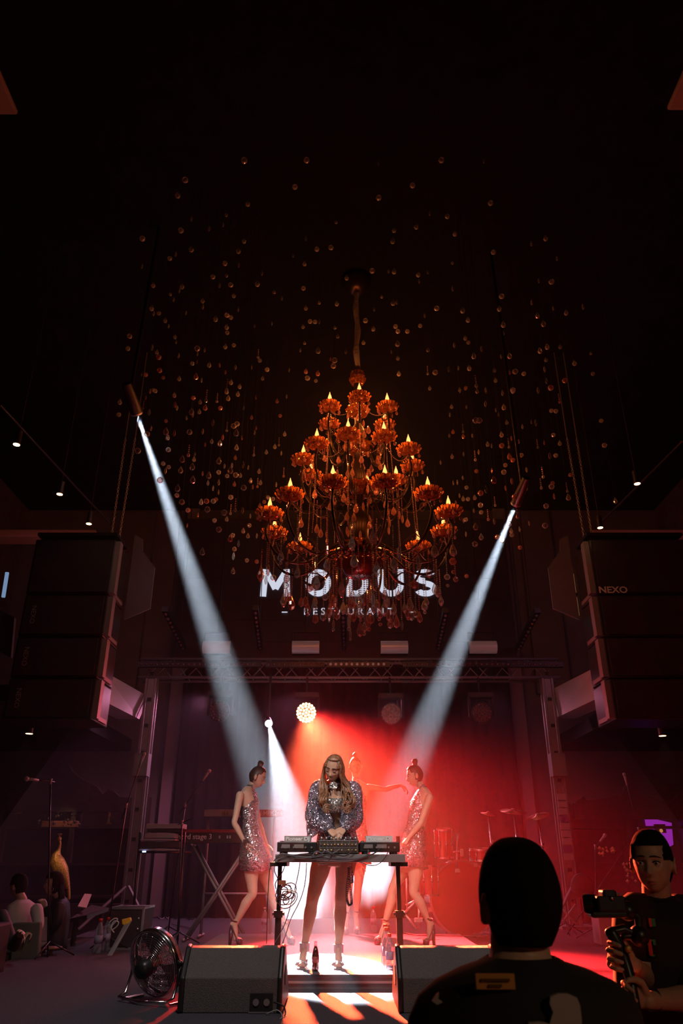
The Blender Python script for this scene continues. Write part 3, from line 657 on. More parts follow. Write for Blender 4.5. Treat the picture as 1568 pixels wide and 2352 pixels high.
for ring, (r0, n, z, lo_, hi_) in enumerate(((1.05, 26, 4.0, .12, .40), (.84, 24, 3.90, .20, .48), (.58, 22, 3.92, .30, .62), (.32, 16, 3.9, .35, .68), (.12, 8, 3.8, .35, .55))):
    for k in range(n):
        a = 2 * pi * k / n + ring * .17 + rnd.uniform(-.06, .06); r = r0 * rnd.uniform(.95, 1.05)
        pendant(C0 + V((cos(a) * r, sin(a) * r, z + rnd.uniform(-.04, .1))), rnd.uniform(lo_, hi_), rnd.choice((0, 0, 2, 3, 1)), rnd.uniform(.95, 1.35), rnd.random() < .45)
pendant(C0 + V((0, 0, 3.72)), .50, 0, 1.3, True)
# second tier drops
m = MB()
for k in range(26):
    a = 2 * pi * k / 26; r = rnd.choice((.66, .5, .34)); p = C0 + V((cos(a) * r, sin(a) * r, 4.72)); L = rnd.uniform(.08, .3); bead_line(m, [p, p - V((0, 0, L))], .007, .021); drop_mb(m, p - V((0, 0, L)), rnd.choice((0, 2, 3)), 1.1)
for k in range(40):
    a = 2.4 * k; r = .10 + .05 * rnd.random(); z = 4.15 + k * .045; p = C0 + V((cos(a) * r, sin(a) * r, z)); drop_mb(m, p, rnd.choice((0, 2, 3)), 1.1)
for k in range(14):
    a = 2 * pi * k / 14; r = rnd.choice((.4, .26)); p = C0 + V((cos(a) * r, sin(a) * r, 5.42)); L = rnd.uniform(.08, .25); bead_line(m, [p, p - V((0, 0, L))], .007, .021); drop_mb(m, p - V((0, 0, L)), rnd.choice((0, 2, 3)), 1.0)
o = m.build('upper_tier_drops', 'cryst2', ch); o['kind'] = 'stuff'

# ------------------------------------------------------------------ crystals hung singly from the ceiling
ZA = "1243,78r842,80r462,205r1168,250r415,300d865,355d727,425c502,455s705,493s617,518s435,530r1432,470c187,583r841,595d1237,580s805,658d502,648d1308,650r1399,640r1155,690s401,682s363,710r1230,742d185,760s806,752s718,742r728,815c956,802s640,828r1500,832d927,870d683,883s755,880r257,880d443,888d425,917s1222,902r367,935c388,975s775,947d1035,920c1084,967s575,980d576,1020s1324,990c1437,998d1238,1027d247,1028d260,1066s293,1063r467,1060s803,1040s730,1075r755,1090r658,1096d334,1107d356,1145s1265,1116r1297,1118r1323,1115s1019,1128s1220,1147d907,1145s729,1150d733,1188r105,1210r397,1213d404,1247s1425,1150c1443,1205c1230,1250c720,1275d775,1268r94,1290r540,1290r541,1323s250,1282s281,1312d292,1345r420,1337s1202,1300s1317,1300d1494,1308s587,1300s931,1340c942,1367r508,1386r538,1376s617,1394d1396,1358s1423,1365r1415,1402r683,1395s785,1410s890,1410s721,1442s989,1425r1131,1428s1238,1435d1248,1480r1315,1447d1302,1497r960,1480d297,1430r321,1477r183,1455s209,1458r424,1482d532,1468d568,1493s757,1505d812,1533d730,1550c257,1556r"
ZB = "128,90s505,72r760,77s332,224r129,298r800,330r436,390s540,405d354,468d221,490d585,512d213,555d1130,540d1045,573s817,625r1198,663s571,685c221,738d189,736s90,737r366,757d372,800s424,742s1089,797s1166,803r573,844s867,890r147,888c1047,927s852,962d1176,962s1354,953s101,967s215,925d237,925s477,962r632,972d1253,987d1081,1004d406,1004s50,1036r664,1030d1117,1053d876,1058d97,1083d230,1071r244,1100r378,1067r301,1100r873,1110d242,1172d38,1165d648,1140d667,1167r582,1183s1139,1192d1217,1192d1096,1215d205,1223s244,1260d424,1207c914,1246d863,1252s699,1247d746,1205s1133,1270d1303,1290d1401,1230c1124,1328s672,1320d607,1320s550,1327s468,1347r423,1350c824,1333d914,1345d948,1341r1000,1355r1414,1355r250,1353d830,1393d1246,1396r1135,1397s714,1420c435,1440d615,1450d652,1440r771,1450s1161,1437r934,1453r"
ZC = "57,160d48,270r278,125s315,70s358,67r524,102d530,185s547,213s686,127r745,160d796,140c788,208d671,243d683,275s738,243d308,250s256,210c453,325r628,297s325,388s290,437r452,412d467,465d523,428s653,420r767,415s855,340s972,70d985,128d1085,28d1068,92d889,150c918,215r1222,122s1404,153d1485,115s1118,213s1185,293d1430,280r1225,385s1212,425s1032,368r1060,350r1054,423d973,400c938,465s844,497d914,515d787,527s1102,470s1469,435d1385,543d1420,525c1057,550d1046,638d472,571r210,580r427,690r475,720r448,752s592,650d645,610c700,610s692,652d678,716d578,745d682,826d401,832r765,775s819,790d903,765r812,855s905,665d953,712s1004,745d1018,705s1113,700s1157,722s1205,610c1250,755d1090,790d976,797r1050,788r1038,865d1118,897r905,850s903,935s856,900s1178,835d1196,890s1236,880c1262,852d1312,590d1440,600s1460,790c1397,870s551,900d545,963r588,1020r753,1018d799,1012r857,1012r880,998r1007,979r640,1090r727,1132s806,1083r951,1110r973,1165d1005,1110c1045,1080c1108,1090s868,1177r1175,1140s1166,1220r1256,1050d1293,1018r1326,980r1368,993r1483,985r1257,1140s634,1222s905,1256r1023,1305r1002,1330d1114,1265d1154,1308d1230,1310s1074,1375s1038,1423r1030,1483s763,1445d1145,1520r1229,1530r1027,1610d"
ZD = "207,68s258,47r355,65c430,62s573,85s661,70r878,62s988,42r137,200d265,205s428,177s585,205d516,230s540,268s1062,155c992,237r1031,240r122,270s375,320r345,320r610,335d745,373s820,330s858,340s1420,322r150,415d236,410c238,455d118,450s315,450s565,440d650,473s712,500s1009,445r1064,514d446,523d480,537s567,537r628,540c875,543c930,510s1447,533r142,628d240,608s369,590s340,650c632,627d662,660r735,618r978,622s1030,621r43,680s350,755r598,703r585,763r482,750s780,742s920,795c1156,787r500,830d151,855s186,850s233,810s265,895r653,840s600,900s770,905r905,890c1003,857r994,888r431,910s386,943r205,963s237,990d278,995r336,980d174,1025s1016,970s1128,920c1138,977d1541,1008d678,978r385,1047r391,1107r328,1093s510,1040c947,1055r451,1160c502,1185s702,1135c637,1205c648,1265d653,1303r720,1253s801,1203s938,1222r260,1170r240,1178s343,1230d260,1295s391,1318d529,1320r568,1342d338,1380r723,1410r266,1655r"
import re
rawc = []
for s_, ox, oy, k in ((ZC, 260, 880, 3.733), (ZD, 1000, 880, 3.733), (ZA, 260, 340, 2.8), (ZB, 820, 340, 2.613)):
    for x, y, t in re.findall(r'(\d+),(\d+)([rdsc])', s_): rawc.append((ox + int(x) / k, oy + int(y) / k, t))
rc = random.Random(11); items = []
for px, py, t in rawc:
    v = (1176 - py) / FPX; r = (sin(TH) + v * cos(TH)) / (cos(TH) - v * sin(TH))
    ymax = min(9.6, (CEIL - CZ - .25) / r); ymin = min(5.9, ymax * .85)
    if 560 < px < 1090 and 880 < py < 1420: ymin, ymax = 8.9, min(9.6, ymax)
    Y = rc.uniform(ymin, ymax); items.append((py, P(px, py, Y), t))
items.sort(key=lambda i: -i[0])
proto = {}
def crystal_proto(t, rose):
    m = MB(); z = V((0, 0, 0))
    if t == 'r': m.sphere((0, 0, 0), .030, 9, 7)
    if t == 'd': m.lathe([(.001, .045), (.008, .034), (.022, .005), (.027, -.014), (.020, -.032), (.001, -.042)], z, 9)
    if t == 's': m.lathe([(.001, .040), (.009, .022), (.014, -.006), (.010, -.028), (.001, -.040)], z, 6)
    if t == 'c': m.lathe([(.001, .020), (.008, .010), (.018, -.012), (.016, -.026), (.001, -.036)], z, 8)
    return m
labs = {'r': ('clear faceted crystal ball hanging on a thin thread from the ceiling', 'crystal balls hung around the chandelier'),
        'd': ('clear teardrop crystal hanging on a thin thread from the ceiling', 'teardrop crystals hung around the chandelier'),
        's': ('slim pointed crystal hanging on a thin thread from the ceiling', 'slim crystals hung around the chandelier'),
        'c': ('small crystal under a string of beads hanging from the ceiling', 'beaded crystals hung around the chandelier')}
thr = MB().cyl((0, 0, .02), (0, 0, 1.0), .0007, n=4)
def make_crystal(t, rose):
    root = thing('hanging_crystal', (0, 0, 0), labs[t][0], 'crystal', labs[t][1])
    crystal_proto(t, rose).build('crystal', 'cryst2' if rose else 'cryst', root)
    th = thr.build('thread', 'thread', root)
    if t == 'c':
        m = MB()
        for i in range(4): m.octa((0, 0, .034 + i * .026), .010, .011)
        m.build('beads', 'bead', root)
    return root
far = MB()
for i, (py, p, t) in enumerate(items):
    if i >= 298:
        q = crystal_proto(t, False); ang = rc.uniform(0, 6.28)
        far.add([v + p for v in q.v], q.f); continue
    rose = rc.random() < .3
    if (t, rose) not in proto: proto[(t, rose)] = make_crystal(t, rose); r_ = proto[(t, rose)]
    else: r_ = copy_tree(proto[(t, rose)])
    r_.location = p; r_.rotation_euler = (0, 0, rc.uniform(0, 6.28))
    L = CEIL - p.z
    for c in (bpy.data.objects[c_.name] for c_ in r_.children):
        if c.name.startswith('thread'): c.scale = (1, 1, L)
o = far.build('distant_crystal_drops', 'cryst'); tag(o, 'many faint crystal drops hanging high up near the dark ceiling', 'crystals', kind='stuff')
# ------------------------------------------------------------------ mixing table and its gear
TT, TF, TB = .945, 6.72, 7.14      # table top height, front (towards us), back
xa, xb = P(632, 1970, TF).x, P(930, 1970, TF).x
t = thing('mixing_table', ((xa + xb) / 2, (TF + TB) / 2, .09), 'narrow black table on two metal legs carrying the DJ decks', 'table')
MB().box(((xa + xb) / 2, (TF + TB) / 2, TT - .03), (xb - xa, TB - TF, .06)).build('tabletop', 'grey', t, bevel=.004)
for px in (641, 915):
    X = P(px, 2050, 6.95).x; m = MB()
    m.box((X, 6.95, .65), (.034, .034, .50)); m.box((X, 6.95, .28), (.05, .05, .42)); m.box((X, 6.95, .10), (.06, .44, .025)); m.box((X, 6.93, TT - .075), (.14, .34, .03)); m.box((X, 6.93, .5), (.07, .06, .05))
    m.cyl((X - .05, 6.93, .5), (X + .05, 6.93, .5), .012); m.build('leg', 'blackm', t)
def deck(px0, px1, lab, bright):
    x0, x1 = P(px0, 1950, TF + .03).x, P(px1, 1950, TF + .03).x; xm = (x0 + x1) / 2; W = x1 - x0
    t = thing('cd_deck', (xm, TF + .23, TT), lab, 'DJ deck', 'DJ decks on the mixing table')
    MB().box((xm, TF + .23, TT + .056), (W, .40, .075)).build('body', 'blackp', t, bevel=.006)
    m = MB()
    for dx in (-.12, .12):
        for dy in (.06, .36): m.cyl((xm + dx, TF + dy, TT), (xm + dx, TF + dy, TT + .02), .024, n=16)
    m.build('foot', 'black', t)
    m = MB(); m.prism([(xm - W * .34, TF + .10, TT + .094), (xm + W * .34, TF + .10, TT + .094), (xm + W * .34, TF + .12, TT + .142), (xm - W * .34, TF + .12, TT + .142)], (0, .10, .0)); m.build('display_back', 'lgrey' if bright else 'grey', t)
    txt('lettering', 'Pioneer DJ', .040, 'text', t, (xm - .00, TF + .106, TT + .118), rx=R(80), sx=1.15, bold=.0012)
    MB().lathe([(.0, 0), (.10, 0), (.10, .018), (.085, .024), (0, .024)], (xm, TF + .31, TT + .093), 28).build('jog_wheel', 'alud', t, 'auto')
    m = MB(); m.box((xm - W * .28, TF + .027, TT + .06), (.07, .006, .03)); m.box((xm + W * .05, TF + .027, TT + .06), (.08, .006, .03)); m.build('rear_plate', 'grey', t)
    m = MB()
    for k in range(6): m.cyl((xm - W * .38 + k * W * .15, TF + .02, TT + .052), (xm - W * .38 + k * W * .15, TF + .035, TT + .052), .008, n=10)
    m.build('socket', 'alu', t)
    m = MB()
    for k in range(3): m.cyl((xm - W * .42, TF + .16 + k * .07, TT + .093), (xm - W * .42, TF + .16 + k * .07, TT + .105), .012, n=12)
    m.build('button', 'alud', t)
deck(636, 727, 'black DJ deck on the left of the mixing table', False)
deck(826, 918, 'black DJ deck with a pale backed display on the right of the mixing table', True)
x0, x1 = P(730, 1950, TF).x, P(824, 1950, TF).x; xm = (x0 + x1) / 2; W = x1 - x0
t = thing('dj_mixer', (xm, TF + .22, TT), 'black DJ mixer with rows of gold and silver sockets between the two decks', 'DJ mixer')
MB().box((xm, TF + .23, TT + .055), (W, .40, .105)).build('body', 'blackp', t, bevel=.005)
MB().box((xm, TF + .027, TT + .055), (W * .96, .006, .092)).build('rear_plate', mat('mixer_back', (.10, .085, .07), .45, .3), t)
m = MB(); g = MB(); lines = MB()
for r_ in range(2):
    for k in range(11):
        (g if (k * 7 + r_ * 3) % 5 < 2 else m).tube([(xm - W * .43 + k * W * .085, TF + .012, TT + .03 + r_ * .042), (xm - W * .43 + k * W * .085, TF + .028, TT + .03 + r_ * .042)], .0085, 12)
m.build('socket', 'chrome', t, True); g.build('gold_socket', 'brass', t, True)
for k in range(6): lines.box((xm - W * .45 + k * W * .18, TF + .022, TT + .055), (.002, .004, .085))
lines.box((xm, TF + .022, TT + .102), (W * .92, .004, .003)); lines.box((xm, TF + .022, TT + .052), (W * .92, .004, .002)); lines.build('rear_print', 'textd', t)
m = MB()
for k in range(8):
    for j in range(4): m.cyl((xm - W * .42 + k * W * .12, TF + .07 + j * .07, TT + .108), (xm - W * .42 + k * W * .12, TF + .07 + j * .07, TT + .134), .0085, .007, n=12)
m.build('knob', 'alu', t, True)
# cables
def sag_pts(a, b, sag, n=14, wob=0.0, rd=random.Random(5)):
    a, b = V(a), V(b); return [a.lerp(b, i / n) - V((0, 0, sag * 4 * (i / n) * (1 - i / n))) + V((rd.uniform(-wob, wob), rd.uniform(-wob, wob) * .5, rd.uniform(-wob, wob))) for i in range(n + 1)]
def cable(name, pts, r, mt, lab, grp=None, cat='cable'):
    # Catmull smoothing
    o = []; n = len(pts)
    for i in range(n - 1):
        p0, p1, p2, p3 = V(pts[max(i - 1, 0)]), V(pts[i]), V(pts[i + 1]), V(pts[min(i + 2, n - 1)])
        for k in range(4):
            t = k / 4; o.append(.5 * ((2 * p1) + (p2 - p0) * t + (2 * p0 - 5 * p1 + 4 * p2 - p3) * t * t + (3 * p1 - p0 - 3 * p2 + p3) * t ** 3))
    o.append(V(pts[-1])); m = MB(); m.tube(o, r, 6); return tag(m.build(name, mt, smooth=True), lab, cat, grp)
def T(px, py, Y=TF - .012): return P(px, py, Y)
F = TF - .012
bundle = [[(632, 1968), (650, 1961), (690, 1968), (740, 1970), (800, 1972), (838, 1968), (846, 1952)],
          [(634, 1972), (655, 1965), (700, 1972), (760, 1975), (810, 1975), (855, 1962), (871, 1950)],
          [(640, 1975), (670, 1971), (720, 1970), (758, 1962), (790, 1966), (805, 1958), (812, 1950)],
          [(660, 1969), (685, 1963), (712, 1960), (730, 1955)],
          [(716, 1968), (726, 1956), (740, 1960), (747, 1954), (764, 1960), (780, 1950)],
          [(724, 1975), (735, 1984), (748, 1984), (760, 1968), (764, 1950)],
          [(826, 1980), (850, 1988), (870, 1984), (885, 1968), (893, 1952)]]
for i, bp in enumerate(bundle):
    cable('audio_cable', [T(x, y, F - .006 * (i % 3)) for x, y in bp], .0052 if i < 5 else .003, 'blackp' if i not in (0, 4) else mat('grey_cable', (.12, .12, .15), .4), ['thick grey cable along the left half of the table edge', 'black cable sagging along the whole table edge to the right deck', 'black cable from the left corner to the mixer sockets', 'short black cable behind the left deck', 'pale cable looped at the left of the mixer', 'black cable hanging below the table edge under the mixer', 'thin black cable hanging below the right deck'][i])
drops = [[(634, 1970), (622, 1990), (618, 2010), (614, 2080), (612, 2168)], [(690, 1972), (684, 2010), (672, 2060), (655, 2120), (630, 2165)],
         [(704, 1982), (700, 2030), (688, 2070), (668, 2110), (655, 2150), (643, 2180)], [(658, 1975), (650, 2000), (640, 2015), (632, 2030), (634, 2042)], [(632, 1975), (630, 2000), (638, 2020), (636, 2045)]]
for i, bp in enumerate(drops):
    cable('hanging_cable', [P(x, y, 6.80 if i < 3 else 6.9) for x, y in bp], .0035, 'blackp', ['black cable hanging outside the left table leg to the floor', 'black cable hanging from under the left deck to the floor', 'wavy black cable hanging beside the left leg of the DJ', 'short black cable looping down to the coil on the table leg', 'black cable wound down the left table leg'][i])
# coil of cable on the left leg
rd = random.Random(2); c0 = P(653, 2055, 6.88)
m = MB()
for k in range(9):
    r1 = rd.uniform(.035, .075); c = c0 + V((rd.uniform(-.03, .04), rd.uniform(-.04, .02), rd.uniform(-.04, .03))); tl_ = rd.uniform(-.6, .6); e = rd.uniform(.55, 1)
    m.tube([c + V((r1 * cos(j * pi / 8), .03 * sin(j * pi / 8 + k), r1 * e * sin(j * pi / 8 + tl_))) for j in range(16)], .0042, 5, closed=True, ends=False)
tag(m.build('cable_coil', 'blackp', smooth=True), 'tangled coil of black cable hung on the left table leg', 'cable')
tag(MB().box(c0 + V((-.02, -.02, .09)), (.06, .04, .035)).build('power_strip', mat('strip_orange', (.35, .12, .06), .5), bevel=.004), 'small dark socket strip above the cable coil on the table leg', 'power strip')
# coiled headphone lead
m = MB(); pts = []
path = [P(804, 1988, 7.0), P(797, 2030, 7.0), P(796, 2065, 7.0), P(801, 2081, 7.0), P(808, 2076, 7.0), P(805, 2050, 7.0), P(801, 2020, 7.0), P(800, 1990, 7.02)]
full = []
for i in range(len(path) - 1):
    for k in range(40): full.append(path[i].lerp(path[i + 1], k / 40))
sm = [sum((full[min(max(i + d, 0), len(full) - 1)] for d in range(-14, 15)), V()) / 29 for i in range(len(full))]
for i, p in enumerate(sm): pts.append(p + V((.010 * cos(i * 1.25), .010 * sin(i * 1.25), .004 * sin(i * 1.25))))
tag(MB().tube(pts, .0028, 5).build('coiled_lead', mat('lead_rubber', (.03, .025, .03), .35), smooth=True), 'spiral headphone lead hanging in a loop below the table', 'cable')
tag(MB().lathe([(.014, 0), (.016, .07), (.013, .07), (.011, .004)], P(914, 1941, 7.0), 16).build('drinking_glass', mat('red_glass', (.3, .04, .03), .2)), 'small dark glass standing behind the right end of the right deck', 'glass')

# ------------------------------------------------------------------ wedge monitors
def wedge(px0, px1, lab, mirror):
    y0 = 5.74; x0, x1 = P(px0, 2240, y0).x, P(px1, 2240, y0).x; t = thing('wedge_monitor', ((x0 + x1) / 2, 6.0, 0), lab, 'stage monitor', 'wedge monitors at the front of the stage')
    prof = [(y0, 0.0), (y0, .195), (y0 + .15, .355), (y0 + .20, .365), (y0 + .26, .35), (y0 + .62, .07), (y0 + .62, 0)]
    e = .035; m = MB(); m.prism([(x0 + e, y, z) for y, z in prof], (x1 - x0 - 2 * e, 0, 0)); m.build('cabinet', mat('speckled_paint', (.125, .118, .115), .55, noise=.35, nscale=240, bump=.6), t, bevel=.006)
    for x in (x0, x1 - e):
        m = MB(); cy_, cz_ = y0 + .30, .15
        pr = []
        for y, z in prof:
            d = V((0, y - cy_, z - cz_)); d *= 1.05; pr.append((x, cy_ + d.y, max(0, cz_ + d.z)))
        m.prism(pr, (e, 0, 0)); m.build('side_cheek', 'blackp', t, bevel=.012)
    sx = x1 if not mirror else x0
    m = MB(); m.lathe([(.0, 0), (.06, 0), (.06, .004), (0, .004)], (sx + (.001 if not mirror else -.001), y0 + .2, .19), 20, (1 if not mirror else -1, 0, 0)); m.build('handle_recess', 'black', t)
    m = MB(); m.prism([(x0 + .04, y0 + .275, .345), (x1 - .04, y0 + .275, .345), (x1 - .04, y0 + .60, .09), (x0 + .04, y0 + .60, .09)], (0, .012, .014)); m.build('grille', 'black', t)
    if not mirror:
        c = P(600, 2302, y0 - .005); MB().box(c, (.15, .014, .10)).build('connector_recess', 'black', t)
        m = MB()
        for dx in (-.035, .035): m.cyl(c + V((dx, -.012, 0)), c + V((dx, .0, 0)), .020, n=16)
        m.build('connector', 'alud', t); MB().box(c + V((0, -.008, -.055)), (.16, .012, .006)).build('connector_trim', 'alud', t)
    return t
wedge(413, 650, 'black wedge monitor left of the mixing table beside the chrome fan', False)
wedge(912, 1150, 'black wedge monitor right of the mixing table, partly behind the viewer in black', True)
cable('monitor_cable', [P(628, 2302, 5.7), P(650, 2310, 5.68), P(655, 2330, 5.66), P(640, 2350, 5.6), P(636, 2380, 5.5)], .005, 'blackp', 'black lead plugged into the back of the left wedge monitor')
cable('pale_cable', [P(610, 2330, 5.68), P(636, 2320, 5.65), P(648, 2335, 5.6), P(630, 2352, 5.5), P(620, 2390, 5.4)], .0035, 'lgrey', 'thin pale lead looping at the foot of the left wedge monitor')

# ------------------------------------------------------------------ fan
fc = P(358, 2208, 6.15); t = thing('floor_fan', (fc.x, fc.y, 0), 'chrome floor fan on a bent tube stand left of the left monitor', 'fan')
ax = V((.50, .80, .30)).normalized(); q = V((0, 0, 1)).rotation_difference(ax); Rf = .215
def fp(r, a, z): return fc + q @ V((r * cos(a), r * sin(a), z))
m = MB()
for r in (Rf, ):
    for z in (-.035, .035): m.tube([fp(r, k * pi / 24, z) for k in range(48)], .0065, 6, closed=True, ends=False)
m.lathe([(Rf + .001, -.03), (Rf + .008, -.03), (Rf + .008, .03), (Rf + .001, .03)], fc, 48, ax)
m.build('rim', 'chrome', t, True)
for side, nm in ((-1, 'rear_grille'), (1, 'front_grille')):
    m = MB()
    for i in range(1, 17):
        r = Rf * i / 17; z = side * (.035 + .055 * (1 - (i / 17) ** 2)); m.tube([fp(r, k * pi / 16, z) for k in range(32)], .0016, 4, closed=True, ends=False)
    for k in range(20):
        a = 2 * pi * k / 20; m.tube([fp(Rf * f, a, side * (.035 + .055 * (1 - f * f))) for f in (.12, .5, .8, 1)], .0018, 4)
    m.build(nm, 'chrome', t, True)
m = MB(); m.lathe([(0, -.17), (.045, -.165), (.06, -.13), (.06, -.05), (.03, -.04), (0, -.04)], fc, 20, ax); m.box(fp(.05, 2.5, -.1), (.05, .05, .07)); m.build('motor', 'blackp', t, True)
m = MB()
for k in range(3):
    a0 = 2 * pi * k / 3; rows = []
    for f in (.18, .45, .75, .92):
        rows.append([fp(Rf * f, a0 + da * (.55 + f * .6), da * .035) for da in (-.55, -.2, .2, .55)])
    vs_ = [p for r_ in rows for p in r_]; n0 = len(vs_); vs_ += [p + ax * .003 for p in vs_]
    fs_ = [(i * 4 + j, i * 4 + j + 1, i * 4 + j + 5, i * 4 + j + 4) for i in range(3) for j in range(3)]
    m.add(vs_, fs_ + [tuple(n0 + x for x in f[::-1]) for f in fs_])
m.lathe([(0, -.03), (.04, -.03), (.04, .02), (0, .03)], fc, 16, ax); m.build('blades', 'alud', t, True)
m = MB()
u = q @ V((1, 0, 0)); u.z = 0; u.normalize(); fwd = V((ax.x, ax.y, 0)).normalized()
side_v = V((fwd.y, -fwd.x, 0)); A = fc - side_v * (Rf + .015); B_ = fc + side_v * (Rf + .015)
def bent(s, E): return [E, E + V((0, 0, -.09)), E + V((0, 0, -.2)) - fwd * .04, V((E.x, E.y, .03)) - fwd * .10, V((E.x, E.y, .012)) - fwd * .06, V((E.x, E.y, .012)) + fwd * .14]
a_ = bent(-1, A); b_ = bent(1, B_)
m.tube(a_, .0095, 8); m.tube(b_, .0095, 8); m.tube([a_[3], (a_[3] + b_[3]) / 2 - fwd * .03 - V((0, 0, .015)), b_[3]], .0095, 8); m.build('stand', 'chrome', t, True)
m = MB()
for E in (A, B_): m.sphere(E, .022, 10, 8)
m.build('pivot_knob', 'blackp', t, True)

# ------------------------------------------------------------------ bottles
def pet(p, s, lab, cap='cred', grp='water bottles on the stage', tl_=(0, 0)):
    t = thing('water_bottle', p, lab, 'bottle', grp)
    m = MB(); m.lathe([(0, 0), (.030, .002), (.034, .015), (.034, .05), (.031, .06), (.034, .07), (.034, .10), (.031, .115), (.034, .13), (.033, .165), (.028, .19), (.013, .225), (.013, .24), (0, .24)], V(p), 18); m.build('body', 'glassb', t, True)
    MB().lathe([(.0345, .075), (.0352, .075), (.0352, .135), (.0345, .135)], V(p), 18).build('label_band', 'pcol', t, True)
    MB().lathe([(0, .262), (.016, .262), (.0165, .238), (.0, .238)], V(p), 14).build('cap', cap, t, True)
    for c in t.children: pass
    t.scale = (s, s, s); return t
pet(G(889, 2222, .09), 1.12, 'water bottle with red cap, hindmost of the three beside the right monitor')
pet(G(896, 2229, .09), 1.0, 'water bottle with red cap, front one of the three beside the right monitor')
pet(G(886, 2214, .09), 1.15, 'water bottle with red cap, half hidden behind the other two by the right monitor')
pet(G(222, 2190, 0), 1.25, 'clear water bottle with red cap on the left carpet, left one of the pair')
pet(G(241, 2184, 0), 1.25, 'clear water bottle with red cap on the left carpet, right one of the pair')
pet(G(606, 2140, .0), 1.15, 'faint clear bottle in the haze behind the left dancer', 'lgrey')
pet(G(858, 2140, .0), 1.2, 'faint clear bottle in the haze left of the right dancer', 'cred')
p = G(724, 2231, .09); t = thing('cola_bottle', p, 'small glass bottle of cola with a red label between the feet of the DJ', 'bottle')
m = MB(); m.lathe([(0, 0), (.027, .002), (.029, .02), (.026, .05), (.0285, .085), (.029, .11), (.021, .145), (.0125, .175)], p, 20); m.build('body', 'cola', t, True)
m = MB(); m.lathe([(.0125, .175), (.0115, .20), (.013, .205), (.013, .212), (.009, .212), (.009, .18)], p, 16); m.build('neck', 'glassb', t, True)
MB().lathe([(.029, .062), (.0298, .062), (.0305, .105), (.0295, .105)], p, 20).build('label_band', 'redpaint', t, True)

# ------------------------------------------------------------------ keyboards and rack pieces
KY = 10.4
def box_px(m, x0, y0, x1, y1, Y, d):
    a, b = P(x0, y1, Y), P(x1, y0, Y); m.box(((a.x + b.x) / 2, Y + d / 2, (a.z + b.z) / 2), (b.x - a.x, d, b.z - a.z)); return m
t = thing('stage_piano', P(475, 1930, KY), 'red and black stage piano lettered nord stage 3 on a crossed stand', 'keyboard')
box_px(MB(), 398, 1912, 568, 1936, KY, .34).build('body', 'black', t)
box_px(MB(), 398, 1905, 568, 1912, KY, .36).build('top_panel', 'redpaint', t)
q = P(447, 1922, KY - .006); txt('lettering', 'nord stage 3', .088, 'text', t, q, bold=.001)
m = MB()
for px in (504, 522, 528): box_px(m, px - 2, 1919, px + 2, 1926, KY - .01, .01)
m.build('socket', 'alu', t)
def xstand(xc, Y, zt_, w, lab):
    t = thing('keyboard_stand', (xc, Y, 0), lab, 'stand'); m = MB()
    for yy in (Y + .02, Y + .28):
        m.cyl((xc - w, yy, .02), (xc + w, yy, zt_), .018, n=8); m.cyl((xc + w, yy + .03, .02), (xc - w, yy + .03, zt_), .018, n=8)
    for s_ in (-1, 1): m.cyl((xc + s_ * w, Y - .05, .02), (xc + s_ * w, Y + .36, .02), .02, n=8); m.cyl((xc + s_ * w, Y, zt_), (xc + s_ * w, Y + .33, zt_), .018, n=8)
    m.build('frame', 'alud', t, True); return t
z_ = P(475, 1936, KY).z - .02
xstand(P(500, 2000, KY).x, KY, z_, .36, 'crossed keyboard stand under the stage piano')
KY2 = 10.9
t = thing('midi_keyboard', P(556, 1875, KY2), 'grey upper keyboard lettered AKAI MPK261 behind the left dancer', 'keyboard')
box_px(MB(), 468, 1859, 646, 1875, KY2, .26).build('body', 'grey', t); box_px(MB(), 592, 1859.5, 646, 1860.5, KY2 - .01, .01).build('light_edge', 'white', t)
txt('lettering', 'AKAI MPK261', .078, 'text', t, P(610, 1868, KY2 - .006), bold=.001)
m = MB()
for px in (512, 518, 524): box_px(m, px - 2, 1864, px + 2, 1871, KY2 - .01, .01)
m.build('socket', 'brass', t)
m = MB()
for px in (480, 630):
    a = P(px, 1876, KY2 + .1); m.cyl(a, (a.x, a.y, .02), .018, n=8); m.cyl((a.x, a.y - .2, .02), (a.x, a.y + .2, .02), .018, n=8)
a = P(480, 1876, KY2 + .1); b = P(630, 1876, KY2 + .1); m.cyl((a.x, a.y, .5), (b.x, b.y, .5), .012, n=6); tag(m.build('tall_keyboard_stand', 'alud', smooth=True), 'thin two-legged stand holding up the upper keyboard', 'stand')
RY = 10.15
for x0, y0, x1, y1, nm, mt_, lab in ((335, 1892, 419, 1903, 'audio_interface', 'lgrey', 'pale flat audio box on top of the rack pile left of the piano'), (337, 1905, 410, 1911, 'effects_unit', 'blackp', 'thin black effects box under the top pale box'),
        (332, 1914, 401, 1925, 'pale_rack_unit', 'lgrey', 'pale rack unit in the middle of the pile left of the piano'), (322, 1927, 402, 1931, 'shelf_board', 'lgrey', 'thin pale shelf board under the pale rack unit'),
        (320, 1933, 413, 1948, 'black_rack_unit', 'black', 'black rack unit near the bottom of the pile left of the piano'), (318, 1950, 402, 1953.5, 'lower_shelf_board', 'lgrey', 'lowest pale board of the rack pile left of the piano')):
    tag(box_px(MB(), x0, y0, x1, y1, RY, .3).build(nm, mt_, bevel=.004), lab, 'audio gear')
m = MB()
for px in (322, 424):
    a = P(px, 1955, RY + .2); m.cyl((a.x, a.y - .1, a.z + .22), (a.x, a.y, .02), .016, n=8)
m.box((P(373, 1955, RY).x, RY + .15, P(373, 1956, RY).z - .005), (.66, .05, .025)); tag(m.build('rack_stand', 'blackm', smooth=True), 'black stand carrying the pile of rack units', 'stand')
